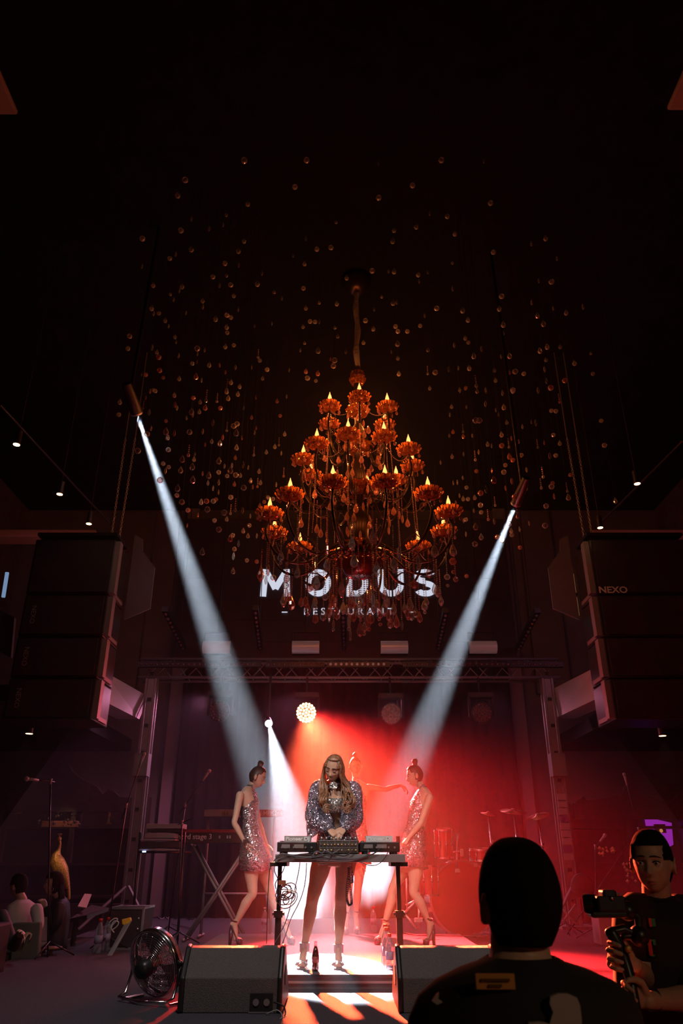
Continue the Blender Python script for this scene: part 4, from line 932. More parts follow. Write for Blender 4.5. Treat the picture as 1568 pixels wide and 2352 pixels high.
tag(MB().box(P(331, 1956, RY - .02), (.045, .01, .018)).build('indicator_lamp', 'bluel'), 'tiny glowing blue-white light under the rack pile', 'lamp')
# flight case at the left, amp top
CYY = 9.5
a = G(250, 2132, 0); t = thing('flight_case', G(292, 2128, 0), 'aluminium edged black rack case on the carpet behind the water bottles', 'case')
cx0, cx1 = P(252, 2110, CYY).x, P(328, 2110, CYY).x; zt_ = P(290, 2086, CYY).z
MB().box(((cx0 + cx1) / 2, CYY + .25, zt_ / 2), (cx1 - cx0, .5, zt_)).build('shell', 'black', t)
m = MB()
for x in (cx0, cx1): m.box((x, CYY, zt_ / 2), (.022, .022, zt_)); m.box((x, CYY + .25, zt_), (.022, .5, .022))
for z in (zt_, .012): m.box(((cx0 + cx1) / 2, CYY, z), (cx1 - cx0, .022, .022))
m.box(((cx0 + cx1) / 2, CYY + .25, zt_ + .004), (cx1 - cx0 - .02, .48, .008)); m.build('edging', 'alu', t)
m = MB()
for dz in (.25, .5, .75): m.sphere((cx1 - .05, CYY - .004, zt_ * dz), .018, 10, 6)
m.build('latch', 'chrome', t, True)
# cables on floor near case
rd = random.Random(9)
for i in range(6):
    x0 = rd.uniform(300, 420); pts = [G(x0 + 14 * k + rd.uniform(-8, 8), 2098 + rd.uniform(-6, 14), .012) for k in range(7)]
    cable('floor_cable', pts, .006, 'lgrey' if i % 3 == 0 else 'blackp', 'tangled lead lying on the carpet beside the rack case', 'leads on the carpet beside the rack case')
cable('stage_cable', [G(x, y, .1) for x, y in ((925, 2142), (960, 2148), (1010, 2149), (1060, 2150), (1120, 2150))], .006, 'blackp', 'dark lead lying across the stage behind the right dancer')
cable('red_lit_cable', [G(x, y, .03) for x, y in ((1066, 2110), (1085, 2124), (1105, 2138), (1130, 2146), (1160, 2160))], .007, 'lgrey', 'pale lead curving over the floor before the bass drum')
cable('white_coiled_cable', [P(x, y, 8.9) for x, y in ((250, 2120), (262, 2110), (270, 2112), (258, 2125), (256, 2136), (268, 2128), (272, 2118), (262, 2116), (254, 2130), (262, 2142))], .006, 'white', 'white lead looped behind the yellow-handled saw')
# yellow-handled saw leaning against the case
sA, sB = G(246, 2195, .01), P(288, 2118, 9.05); t = thing('hand_saw', sA, 'long tool with a yellow handle leaning behind the two water bottles', 'tool')
d = (sB - sA); m = MB(); m.prism([sA, sA + V((.05, 0, .0)), sB + V((.07, 0, .02)), sB + V((-.0, 0, .0))], (0, .012, 0)); m.build('blade', 'alud', t)
m = MB(); hp = [P(x, y, 9.03) for x, y in ((279, 2112), (299, 2107), (301, 2114), (296, 2121), (285, 2126), (280, 2123))]; m.prism(hp, (0, .04, 0)); m.build('handle', 'cyel', t, bevel=.008)
# microphone stands
def mic_stand(base, top, mic, lab, Y, zb=0.0, head=True):
    A = P(*base, Y); A.z = zb; T_ = P(*top, Y); T_.x = A.x + (T_.x - A.x); B_ = P(*mic, Y - .15)
    t = thing('microphone_stand', A, lab, 'microphone stand', 'microphone stands')
    MB().cyl(A, T_, .009, n=8).build('pole', 'blackm', t, True)
    MB().cyl(T_ + (T_ - B_) * .35, B_, .006, n=8).build('boom', 'blackm', t, True)
    m = MB()
    for k in range(3):
        a = k * 2.09 + .4; m.cyl(A + V((0, 0, .14)), A + V((.26 * cos(a), .26 * sin(a), .012)), .008, n=6)
    m.build('tripod', 'blackm', t, True)
    m = MB(); m.cyl(T_ - V((0, 0, .03)), T_ + V((0, 0, .03)), .017, n=10); m.build('clutch', 'alud', t, True)
    if head:
        d = (B_ - T_).normalized(); m = MB(); m.cyl(B_ - d * .0, B_ + d * .14, .012, .018, n=12); m.sphere(B_ + d * .16, .026, 12, 8); m.build('microphone', 'lgrey', t, True)
    return t
mic_stand((248, 2120), (290, 1850), (320, 1762), 'tall microphone stand with its head beside the left truss tower', 9.4)
mic_stand((388, 2110), (425, 1850), (465, 1793), 'microphone stand behind the piano leaning to the right', 10.8)
mic_stand((112, 2180), (116, 1795), (88, 1792), 'dark microphone stand at the far left in front of the guests', 8.8)
mic_stand((1368, 2150), (1367, 1945), (1378, 1932), 'microphone stand in front of the right cabinet', 10.6)
mic_stand((1300, 2130), (1466, 1905), (1440, 1805), 'boom microphone stand crossing the right cabinet', 11.4)
mic_stand((410, 2140), (418, 1890), (445, 1878), 'thin microphone stand just right of the rack pile', 10.0, head=False)
# ------------------------------------------------------------------ drum kit
DY = 10.9
def drum(name, px, py, w, h, lab, mt_='redpaint', tilt=0):
    c = P(px, py, DY); s_ = ppm(py, DY); r = w / 2 / s_; H = h / s_
    t = thing(name, c - V((0, 0, H / 2)), lab, 'drum'); a = V((0, -sin(tilt), cos(tilt)))
    MB().lathe([(r, -H / 2), (r, H / 2), (r * .98, H / 2), (0, H / 2 - .004), (0, -H / 2)], c, 28, a).build('shell', mt_, t, 'auto')
    m = MB()
    for z in (-H / 2, H / 2): m.lathe([(r * 1.01, z - .012), (r * 1.06, z - .012), (r * 1.06, z + .012), (r * 1.01, z + .012)], c, 28, a)
    m.build('hoop', 'chrome', t, 'auto')
    m = MB(); q = V((0, 0, 1)).rotation_difference(a)
    for k in range(8):
        u = q @ V((cos(k * pi / 4 + .2) * r * 1.06, sin(k * pi / 4 + .2) * r * 1.06, 0)); m.cyl(c + u - a * H / 2, c + u + a * H / 2, .006, n=6); m.box(c + u, (.02, .02, .05))
    m.build('tension_rod', 'chrome', t, True)
    return c, r, H
DM = mat('drum_red', (.20, .02, .02), .25, .1)
drum('tom_drum', 1018, 1936, 40, 58, 'red tom drum with chrome rods right of the right dancer', DM, .15)
drum('snare_drum', 1105, 1962, 52, 22, 'shallow drum just left of the viewer in black', DM, .1)
drum('floor_tom', 984, 2022, 46, 60, 'floor tom low behind the right dancer', DM, 0)
cb = P(1055, 2075, DY + .2); s_ = ppm(2075, DY); rb = 78 / s_; cb.z = rb + .01
t = thing('bass_drum', (cb.x, cb.y, 0), 'big red bass drum with a chrome hoop, partly hidden by the viewer in black', 'drum')
MB().lathe([(rb * .97, -.2), (rb * .97, .2), (0, .2), (0, -.2)], cb, 48, (.12, -1, 0)).build('shell', DM, t, 'auto')
m = MB(); m.lathe([(rb * .965, .2), (rb * 1.03, .2), (rb * 1.03, .235), (rb * .965, .235)], cb, 48, (.12, -1, 0)); m.build('hoop', 'chrome', t, 'auto')
for k in range(8):
    u = V((cos(k * pi / 4 + .3), 0, sin(k * pi / 4 + .3))) * rb; m = MB(); m.cyl(cb + u + V((.02, -.22, 0)), cb + u + V((0, .15, 0)), .008, n=6); m.box(cb + u + V((0, -.23, 0)), (.05, .03, .05)); m.build('claw', 'chrome', t)
t = thing('drum_hardware', P(1050, 2000, DY), 'chrome pole and clamps between the tom drum and the bass drum', 'drum stand')
m = MB(); a = P(1050, 1915, DY); m.cyl(a, P(1048, 2002, DY), .014, n=10); m.cyl(P(1031, 1957, DY), P(1060, 1957, DY), .018, n=10); m.build('pole', 'chrome', t, True)
m = MB(); m.box(P(1050, 2000, DY), (.07, .06, .05)); m.box(P(1060, 1958, DY), (.04, .04, .09)); m.build('clamp', 'chrome', t, bevel=.006)
def cymbal(px, py, w, base, lab, tilt):
    c = P(px, py, DY + .3); r = w / 2 / ppm(py, DY); t = thing('cymbal_stand', (c.x, c.y, 0), lab, 'cymbal', 'cymbals of the drum kit'); a = V((tilt, -.25, 1)).normalized()
    MB().lathe([(0, .03), (r * .18, .025), (r * .22, .008), (r, -.012), (r, -.014), (r * .2, .004), (0, .02)], c, 36, a).build('cymbal', mat('cymbal_bronze', (.35, .2, .12), .35, .8), t, True)
    MB().cyl(c - V((0, 0, .02)), (c.x + .05, c.y, .1), .011, n=8).build('pole', 'chrome', t, True)
    m = MB(); m.cyl((c.x + .01, c.y, c.z - .42), (c.x + .03, c.y, c.z - .34), .022, n=12); m.build('clutch', 'chrome', t, True)
    m = MB()
    for k in range(3): m.cyl((c.x + .05, c.y, .35), (c.x + .05 + .3 * cos(k * 2.09), c.y + .3 * sin(k * 2.09), .02), .010, n=6)
    m.build('tripod', 'chrome', t, True)
cymbal(1178, 1862, 62, 0, 'dark cymbal above the head of the viewer in black', .05)
cymbal(1235, 1873, 56, 0, 'dark tilted cymbal left of the right truss tower', -.3)
cymbal(1120, 1868, 34, 0, 'small faint cymbal behind the drum kit', .2)
# hi-hat style folding stand behind the right dancer
t = thing('folding_stand', G(940, 2128, .09), 'silver folding tripod low behind the right dancer', 'stand'); m = MB()
for a, b in (((932, 2080), (958, 2066)), ((928, 2098), (956, 2132)), ((928, 2098), (958, 2066)), ((962, 2075), (962, 2132)), ((922, 2106), (930, 2094))): m.cyl(P(*a, 9.9), P(*b, 9.9), .013, n=8)
m.cyl(P(933, 2000, 9.9), P(934, 2095, 9.9), .009, n=8); m.build('legs', 'alu', t, True); MB().box(P(961, 2113, 9.9), (.09, .05, .04)).build('foot_plate', 'alud', t)
# fold-out X stand at the right truss foot, round case, crate
t = tag(MB().tube([P(1292, 2117, 11.2), P(1322, 2078, 11.2)], .016, 8).tube([P(1288, 2086, 11.2), P(1324, 2122, 11.2)], .016, 8).build('crossed_stand', 'alud', smooth=True), 'crossed metal legs at the foot of the right truss tower', 'stand')
m = MB(); c = P(1337, 2035, 11.9); m.lathe([(.0, -.05), (.16, -.05), (.17, 0), (.15, .03), (0, .03)], c, 28, (0, -1, .1)); m.box((c.x, c.y, c.z - .22), (.05, .05, .2)); tag(m.build('round_fixture', 'blackp', smooth=True), 'round dark fixture right of the right truss tower', 'fixture')
c = P(1398, 2128, 10.2); tag(MB().box((c.x, c.y, c.z), (.32, .3, .42)).build('pale_box', mat('dusty_box', (.32, .28, .31), .8), bevel=.01), 'pale box on the floor behind the camera operator', 'box')
tag(MB().box(G(1312, 2232, .01), (.04, .015, .01)).build('paper_scrap', 'cyel'), 'tiny yellow scrap on the carpet right of the viewer in black', 'scrap')
# blue/white scatter: tool on the stage behind the left dancer
tag(MB().cyl(G(395, 2122, .02), G(448, 2134, .02), .010, n=8).build('metal_rod', 'alu'), 'short metal rod lying on the stage left of the left dancer', 'rod')
# ------------------------------------------------------------------ cabinets, shelf things, statue
def cabinet(px0, px1, top_prof, Y, lab, name):
    A, B_ = P(px0, 2000, Y), P(px1, 2000, Y); t = thing(name, ((A.x + B_.x) / 2, Y, FZ), lab, 'cabinet', None)
    W = B_.x - A.x; zt_ = P(784, top_prof[0][1], Y).z; sh = [P(0, py, Y).z for py in (1900, 1985, 2060)]
    m = MB()
    for x in (A.x + .04, B_.x - .04, (A.x + B_.x) / 2): m.box((x, Y + .2, (zt_ + FZ) / 2), (.08, .4, zt_ - FZ))
    m.box(((A.x + B_.x) / 2, Y + .38, (zt_ + FZ) / 2), (W, .04, zt_ - FZ)); m.build('carcass', 'wood', t)
    m = MB()
    for z in sh: m.box(((A.x + B_.x) / 2, Y + .2, z), (W, .38, .04))
    m.build('shelf', 'wood', t)
    m = MB(); pts = [P(x, y, Y - .03) for x, y in top_prof]; base = [V((pts[-1].x, Y - .03, zt_ - .25)), V((pts[0].x, Y - .03, zt_ - .25))]
    m.prism(pts + base, (0, .12, 0)); m.build('carved_crest', 'wood', t)
    m = MB()
    for x in (A.x + W * .25, A.x + W * .75): m.box((x, Y - .01, FZ + .55), (W * .42, .03, .95))
    m.build('door', 'wood', t, bevel=.01)
    m = MB()
    for x in (A.x + W * .47, A.x + W * .53): m.sphere((x, Y - .035, FZ + .6), .02, 8, 6)
    m.build('knob', 'brass', t)
    return t
cabinet(-15, 318, [(-15, 1828), (20, 1812), (35, 1812), (50, 1822), (66, 1806), (100, 1790), (126, 1772), (132, 1758), (145, 1748), (158, 1758), (166, 1772), (190, 1790), (222, 1806), (236, 1825), (248, 1812), (262, 1818), (274, 1830), (318, 1836)], 13.4, 'huge dark carved cabinet behind the seated guests', 'carved_cabinet')
cabinet(1318, 1600, [(1318, 1845), (1340, 1828), (1346, 1838), (1372, 1836), (1400, 1832), (1432, 1822), (1436, 1805), (1450, 1798), (1462, 1806), (1466, 1822), (1500, 1832), (1530, 1842), (1548, 1838), (1556, 1825), (1562, 1838), (1600, 1850)], 13.4, 'huge dark carved cabinet behind the camera operator', 'carved_cabinet')
A, B_ = P(1483, 1952, 13.72), P(1543, 1878, 13.72); t = thing('lit_shelf_panel', (A + B_) / 2, 'violet lit recess in the right cabinet above the camera operator', 'lit panel')
m = MB(); m.prism([P(1480, 1876, 13.7), P(1542, 1890, 13.7), P(1546, 1940, 13.7), P(1520, 1955, 13.7), P(1484, 1900, 13.7)], (0, .02, 0)); m.build('glow_panel', 'violet', t)
m = MB(); box_px(m, 1506, 1893, 1527, 1913, 13.62, .05); m.build('frame', 'wood', t)
MB().sphere(P(1518, 1908, 13.6), .03, 8, 6).build('lamp', 'amberl', t)
c = P(1393, 1955, 13.3); m = MB(); rd = random.Random(4)
for k in range(14): m.octa(c + V((rd.uniform(-.13, .13), rd.uniform(-.05, .05), rd.uniform(-.07, .05))), rd.uniform(.02, .045))
tag(m.build('orange_ornament', mat('orange_leaves', (.65, .22, .06), .7)), 'orange leafy ornament on a shelf of the right cabinet', 'ornament')  # leaves in one even orange
c = P(1445, 2005, 12.0); m = MB()
for k in range(12): m.octa(c + V((rd.uniform(-.07, .07), rd.uniform(-.05, .05), rd.uniform(-.12, .12))), rd.uniform(.02, .04))
tag(m.build('dried_flowers', mat('dried_petals', (.5, .28, .14), .8)), 'bunch of pale dried flowers beside the face of the camera operator', 'flowers')
for px, py, nm, lab in ((40, 1868, 'gilded_box', 'small gilded box on the left cabinet shelf'), (250, 1878, 'gilded_statuette', 'small gilded statuette on a shelf of the left cabinet')):
    c = P(px, py, 13.5); m = MB()
    if nm == 'gilded_box': m.prism([P(28, 1869, 13.5), P(48, 1869, 13.5), P(48, 1864, 13.5)], (0, .1, 0)); m.sphere(P(44, 1861, 13.5), .02, 8, 6)
    else: m.lathe([(0, -.10), (.06, -.10), (.05, -.085), (.02, -.07), (.012, .0), (.03, .04), (.02, .07), (.028, .10), (.02, .125), (0, .13)], c, 14)
    tag(m.build(nm, 'gold', smooth=True), lab, 'ornament')
c = P(140, 1893, 13.45); rd = random.Random(8); t = thing('planter', c, 'long planter of ivy on the left cabinet shelf', 'planter')
m = MB(); m.box(c, (.62, .12, .10)); m.build('trough', mat('ochre_trough', (.28, .13, .06), .7), t, bevel=.01)
m = MB()
for k in range(60): m.octa(c + V((rd.uniform(-.36, .36), rd.uniform(-.1, .02), .05 + rd.uniform(-.1, .14))), rd.uniform(.012, .03))
m.build('ivy', mat('ivy_leaf', (.06, .06, .03), .7), t)
spot('shelf_lamp', P(140, 1860, 13.0), P(140, 1895, 13.45), 1.2, 90, (1, .5, .25), .9, .02, t)
# peacock statue
PY_ = 11.6; t = thing('peacock_statue', P(150, 2100, PY_), 'gilded peacock statue with a crested head standing behind the seated guests', 'statue')
m = MB(); S = lambda x, y, dy=0: P(x / 3.136, 1640 + y / 3.136, PY_ + dy)
m.tube([S(428, 905), S(432, 935), S(424, 975), S(405, 1010), S(410, 1060), S(430, 1110)], [.021, .020, .026, .062, .10, .10], 16, 'round')
m.tube([S(425, 1090), S(450, 1130), S(475, 1190), S(488, 1260), S(497, 1330)], [.10, .085, .05, .035, .02], 14, 'round')
m.sphere(S(427, 900), .034, 12, 8); m.cyl(S(420, 903), S(396, 912), .014, .002, n=8); o = m.build('body', 'gold', t, True)
rm = o.modifiers.new('r', 'REMESH'); rm.mode = 'VOXEL'; rm.voxel_size = .009; rm.use_smooth_shade = True
m = MB()
for k in range(5): a = S(428, 890); b = a + V(((k - 2) * .012, 0, .045)); m.cyl(a, b, .003, n=5); m.sphere(b, .007, 6, 5)
m.build('crest', 'gold', t)
m = MB()
for s_ in (-.03, .03): m.cyl(S(440, 1120, s_), S(436, 1260, s_), .012, n=8)
m.build('leg', 'gold', t)
pz = FZ - S(436, 1262).z; MB().lathe([(0, pz), (.16, pz), (.14, pz + .04), (.10, pz + .1), (.10, -.02), (.13, 0), (0, 0)], S(436, 1262), 20).build('pedestal', 'wood', t, 'auto')
tag(spot('statue_lamp', P(120, 1850, 10.8), P(140, 1990, PY_), 9, 22, (1, .55, .25), .8), None)
# black speaker box bottom left, on the stage edge
c = G(30, 2290, 0)
t = thing('floor_speaker', (-3.35, 7.4, FZ), 'black box at the bottom left edge of the stage', 'loudspeaker')
MB().box((-3.42, 7.3, -.18), (.8, .9, 1.14)).build('cabinet', 'black', t, bevel=.02)
# table, cloth, booklet, chairs on left
gy = 9.4
t = thing('dining_table', (-4.3, 10.0, FZ), 'long dark table with a pale cloth end where the guests sit', 'table')
MB().prism([P(160, 2110, 9.8), P(210, 2078, 11.2), P(250, 2085, 11.2), P(200, 2102, 9.8)], (0, 0, -.04)).build('tabletop', 'wood', t)
m = MB()
for p in (P(175, 2112, 9.9), P(235, 2090, 11.0)): m.cyl(p, (p.x, p.y, FZ), .03, n=8)
m.build('leg', 'wood', t)
tag(MB().prism([P(178, 2084, 10.3), P(194, 2055, 10.6), P(210, 2056, 10.6), P(198, 2087, 10.3)], (0, .0, .012)).build('menu_booklet', mat('menu_paper', (.62, .44, .40), .7)), 'pale pink menu booklet standing on the dark table', 'booklet')
m = MB(); m.prism([P(96, 2108, 9.2), P(117, 2105, 9.6), P(121, 2150, 9.6), P(121, 2150, 9.6) + V((0, 0, -.25)), P(104, 2180, 9.2) + V((0, 0, -.1)), P(92, 2190, 9.2)], (0, .3, 0)); tag(m.build('tablecloth', mat('grey_cloth', (.30, .30, .33), .85)), 'pale cloth hanging from the table beside the woman in white', 'tablecloth')
m = MB(); c = P(118, 2180, 9.0); m.lathe([(0, 0), (.10, 0), (.11, .02), (.0, .02)], c, 20); m.cyl(c, (c.x, c.y, FZ), .02, n=8); tag(m.build('side_stool', mat('brown_leather', (.28, .12, .06), .5), smooth=True), 'small round brown stool between the guests and the stage', 'stool')
MTc = mat('chair_cloth', (.12, .125, .10), .85)
t = thing('covered_chair', P(60, 2200, 8.9), 'chair with a dull green cover behind the woman in white', 'chair')
m = MB(); m.prism([P(28, 2120, 8.75), P(92, 2118, 8.75), P(88, 2200, 8.75), P(22, 2230, 8.75)], (0, .08, 0)); m.build('backrest', MTc, t, bevel=.015)
c = P(60, 2160, 9.1); MB().box((c.x, 9.0, c.z - .05), (.42, .45, .08)).build('seat', MTc, t, bevel=.02)
m = MB()
for dx in (-.17, .17):
    for dy in (8.8, 9.2): m.cyl((c.x + dx, dy, c.z - .05), (c.x + dx, dy, FZ), .018, n=6)
m.build('leg', 'wood', t)
# ------------------------------------------------------------------ people
def gs(x, z, cx, cz, sx, sz): return math.exp(-((x - cx) / sx) ** 2 / 2 - ((z - cz) / sz) ** 2 / 2)
def head_pt(d, off=0.0, male=False):
    """surface of a head 0.23 m tall, face towards -Y; d: unit direction from its centre"""
    x, y, z = d.x, d.y, d.z
    rr = max(.15, sqrt(x * x + y * y)); kq = rr ** (-.24 if z > 0 else -.12); x *= kq; y *= kq
    if y < 0: y = max(y, -1.0)
    p = V((x * .0755, y * (.092 if y < 0 else .104), z * .115))
    if z < 0:
        t = -z; p.x *= 1 - (.27 if male else .34) * t ** 1.3
        if y > 0: p.y *= 1 - .45 * t ** 1.2
    else:
        p.x *= 1 - .05 * z
    if y < 0:
        f = min(1, -y * 1.6); X, Z = p.x, p.z
        p.y *= 1 - .07 * f
        a = 0
        a += .0235 * gs(X, Z, 0, -.033, .0095, .011) + .012 * gs(X, Z, 0, -.012, .0075, .018) + .004 * (gs(X, Z, .011, -.036, .006, .006) + gs(X, Z, -.011, -.036, .006, .006))
        a -= .012 * (gs(X, Z, .031, .002, .014, .011) + gs(X, Z, -.031, .002, .014, .011))
        a += (.006 if male else .0035) * (gs(X, Z, .028, .024, .018, .007) + gs(X, Z, -.028, .024, .018, .007))
        a += .0075 * gs(X, Z, 0, -.066, .019, .006) + .0075 * gs(X, Z, 0, -.078, .017, .006) - .004 * gs(X, Z, 0, -.0715, .022, .0025)
        a += .012 * gs(X, Z, 0, -.101, .020, .013)
        a += .006 * (gs(X, Z, .045, -.022, .015, .014) + gs(X, Z, -.045, -.022, .015, .014))
        p.y -= a * f
        if male: p.x += .005 * (1 if X > 0 else -1) * gs(abs(X), Z, .05, -.07, .02, .02)
    n = V((x / .075, y / .095, z / .115)).normalized()
    return p + n * off
class Head:
    def __init__(s, c, look, up=(0, 0, 1), size=.23, male=False):
        f = V(look).normalized(); u = V(up); u = (u - f * f.dot(u)).normalized(); r = f.cross(u)   # r: viewer's... +X local
        s.k = size / .23; s.c = V(c); s.male = male
        s.M = M4((( -r.x * -1, -f.x, u.x), (-r.y * -1, -f.y, u.y), (-r.z * -1, -f.z, u.z)))
        # columns: local X -> r, local Y -> -f, local Z -> u
        s.M = M4(((r.x, -f.x, u.x), (r.y, -f.y, u.y), (r.z, -f.z, u.z)))
    def w(s, p): return s.c + s.M @ (V(p) * s.k)
    def add(s, mb, n=72, m=54):
        vs = []
        for i in range(m + 1):
            th = pi * i / m; th = max(.02, min(pi - .02, th))
            for k in range(n): a = 2 * pi * k / n; vs.append(s.w(head_pt(V((sin(th) * sin(a), -sin(th) * cos(a), cos(th))), 0, s.male)))
        fs = []
        for i in range(m):
            for k in range(n): l = (k + 1) % n; fs.append((i * n + k, (i + 1) * n + k, (i + 1) * n + l, i * n + l))
        fs.append(tuple(range(n))); fs.append(tuple(range(m * n, m * n + n))[::-1])
        mb.add(vs, fs)
        for sx in (-1, 1):   # ears
            ring = [s.w((sx * (.076 + .012 * (1 if 3 < k < 13 else .2)), .010 + .014 * cos(2 * pi * k / 16) + .004 * sin(2 * pi * k / 16), -.012 + .029 * sin(2 * pi * k / 16))) for k in range(16)]
            mb.tube(ring, .0052 * s.k, 6, closed=True, ends=False); mb.sphere(s.w((sx * .0725, .010, -.012)), .021 * s.k, 8, 6, (1, 1, 1))
    def patch(s, fn, name, mtl, parent, off, zr, ar, n=24, m=16, thick=.004, smooth=True):
        """closed shell over directions with fn(dir) true"""
        mb = MB(); vs = []; idx = {}
        for i in range(m + 1):
            for k in range(n + 1):
                th = lerp(zr[0], zr[1], i / m); a = lerp(ar[0], ar[1], k / n)
                d = V((sin(th) * sin(a), -sin(th) * cos(a), cos(th))); idx[i, k] = d
        fs = []; top = {}; bot = {}
        for (i, k), d in idx.items():
            o_ = off(d) if callable(off) else off
            top[i, k] = len(vs); vs.append(s.w(head_pt(d, o_ + thick, s.male))); bot[i, k] = len(vs); vs.append(s.w(head_pt(d, o_ - .002, s.male)))
        keep = {(i, k) for i in range(m) for k in range(n) if fn((idx[i, k] + idx[i + 1, k + 1]) / 2)}
        for (i, k) in keep:
            fs.append((top[i, k], top[i + 1, k], top[i + 1, k + 1], top[i, k + 1])); fs.append((bot[i, k], bot[i, k + 1], bot[i + 1, k + 1], bot[i + 1, k]))
            for (di, dk, e) in ((-1, 0, ((i, k), (i, k + 1))), (1, 0, ((i + 1, k + 1), (i + 1, k))), (0, -1, ((i + 1, k), (i, k))), (0, 1, ((i, k + 1), (i + 1, k + 1)))):
                if (i + di, k + dk) not in keep: fs.append((top[e[0]], top[e[1]], bot[e[1]], bot[e[0]]))
        mb.add(vs, fs); return mb.build(name, mtl, parent, smooth)
    def face(s, parent, lips='lips', closed_eyes=False, shadow=False, brow='brow'):
        for sx in (-1, 1):
            c = V((sx * .031, -.0700, .001))
            if not closed_eyes:
                MB().sphere(s.w(c), .0125 * s.k, 12, 10).build('eye', 'eyew', parent, True)
                MB().sphere(s.w(c + V((0, -.0078, 0))), .0060 * s.k, 10, 8).build('iris', 'iris', parent, True)
            m = MB(); m.tube([s.w((sx * (.031 + .0165 * t), -.0815 + .009 * abs(t) * (1 if t * 1 > 0 else .3) , .003 + .0068 * (1 - t * t) - (.012 if closed_eyes else 0))) for t in [-1 + .25 * j for j in range(9)]], [.0012 * s.k] + [.0026 * s.k] * 7 + [.0012 * s.k], 6); m.build('eyelid', 'lid' if (closed_eyes or shadow) else 'brow', parent, True)
            if closed_eyes: MB().sphere(s.w(c + V((0, -.0003, 0))), .0135 * s.k, 10, 8).build('closed_eye', 'lid', parent, True)
            m = MB(); pts = []
            for t in [-1 + .25 * j for j in range(9)]:
                X = sx * (.030 + .021 * t); Z = .0235 + .004 * (1 - t * t) - .002 * t
                # find y on the surface
                d = V((X / .0755, 0, Z / .115)); d.y = -sqrt(max(0, 1 - d.x ** 2 - d.z ** 2)); q = head_pt(d, .001, s.male); pts.append(s.w((X, q.y, Z)))
            m.tube(pts, [.0016 * s.k, .003 * s.k, .0036 * s.k, .0036 * s.k, .0034 * s.k, .003 * s.k, .0024 * s.k, .0018 * s.k, .001 * s.k] , 6); m.build('eyebrow', brow, parent, True)
        m = MB()
        for z0, r_, b in ((-.0665, .0036, 1), (-.0765, .0042, -1)):
            pts = []
            for t in [-1 + .25 * j for j in range(9)]:
                X = .021 * t; Z = z0 - b * .0035 * t * t * (1 if b > 0 else 1) ; d = V((X / (.0755 * .75), 0, Z / .115)); d.y = -sqrt(max(0, 1 - d.x ** 2 - d.z ** 2)); q = head_pt(d, .0002, s.male); pts.append(s.w((X, q.y, Z)))
            m.tube(pts, [.001 * s.k] + [r_ * s.k * (1 - .5 * abs(t)) for t in [-.75 + .25 * j for j in range(7)]] + [.001 * s.k], 8)
        m.build('lips', lips, parent, True)
def remesh(o, vox, it=4, fac=.5):
    r = o.modifiers.new('skin', 'REMESH'); r.mode = 'VOXEL'; r.voxel_size = vox; r.use_smooth_shade = True
    s = o.modifiers.new('soft', 'SMOOTH'); s.factor = fac; s.iterations = it; return o
def rings(mb, rs, n=24):
    """rs: (centre, half width, half depth, yaw, lean axis or None); horizontal ovals"""
    out = []
    for r in rs:
        c, a, b, yaw = V(r[0]), r[1], r[2], r[3]; sq = r[4] if len(r) > 4 else 1.0
        out.append([c + V((cos(yaw) * a * cos(t) - sin(yaw) * b * sin(t), sin(yaw) * a * cos(t) + cos(yaw) * b * sin(t), 0)) for t in [2 * pi * k / n for k in range(n)]])
    mb.loft(out)
def limb(mb, pts, rad, n=16):
    P_ = []; Rr = []; L = len(pts); pts = [V(p) for p in pts]
    for i in range(L - 1):
        p0, p1, p2, p3 = pts[max(i - 1, 0)], pts[i], pts[i + 1], pts[min(i + 2, L - 1)]; r0, r1, r2, r3 = rad[max(i - 1, 0)], rad[i], rad[i + 1], rad[min(i + 2, L - 1)]
        for k in range(4):
            t = k / 4; P_.append(.5 * ((2 * p1) + (p2 - p0) * t + (2 * p0 - 5 * p1 + 4 * p2 - p3) * t * t + (3 * p1 - p0 - 3 * p2 + p3) * t ** 3))
            Rr.append(lerp(r1, r2, t * t * (3 - 2 * t)))
    P_.append(pts[-1]); Rr.append(rad[-1]); mb.tube(P_, Rr, n, 'round')
def arm(mb, sh, el, wr, s=1.0):
    sh, el, wr = V(sh), V(el), V(wr)
    limb(mb, [sh, sh.lerp(el, .35), sh.lerp(el, .8), el, el.lerp(wr, .25), el.lerp(wr, .65), wr], [.052 * s, .046 * s, .038 * s, .036 * s, .039 * s, .030 * s, .0235 * s])
def leg(mb, hip, kn, an, s=1.0, back=(0, .02, 0)):
    hip, kn, an = V(hip), V(kn), V(an); b = V(back)
    limb(mb, [hip, hip.lerp(kn, .3), hip.lerp(kn, .75), kn, kn.lerp(an, .15) + b * .5, kn.lerp(an, .33) + b, kn.lerp(an, .6) + b * .5, kn.lerp(an, .86), an], [.088 * s, .082 * s, .060 * s, .051 * s, .048 * s, .053 * s, .042 * s, .031 * s, .031 * s])
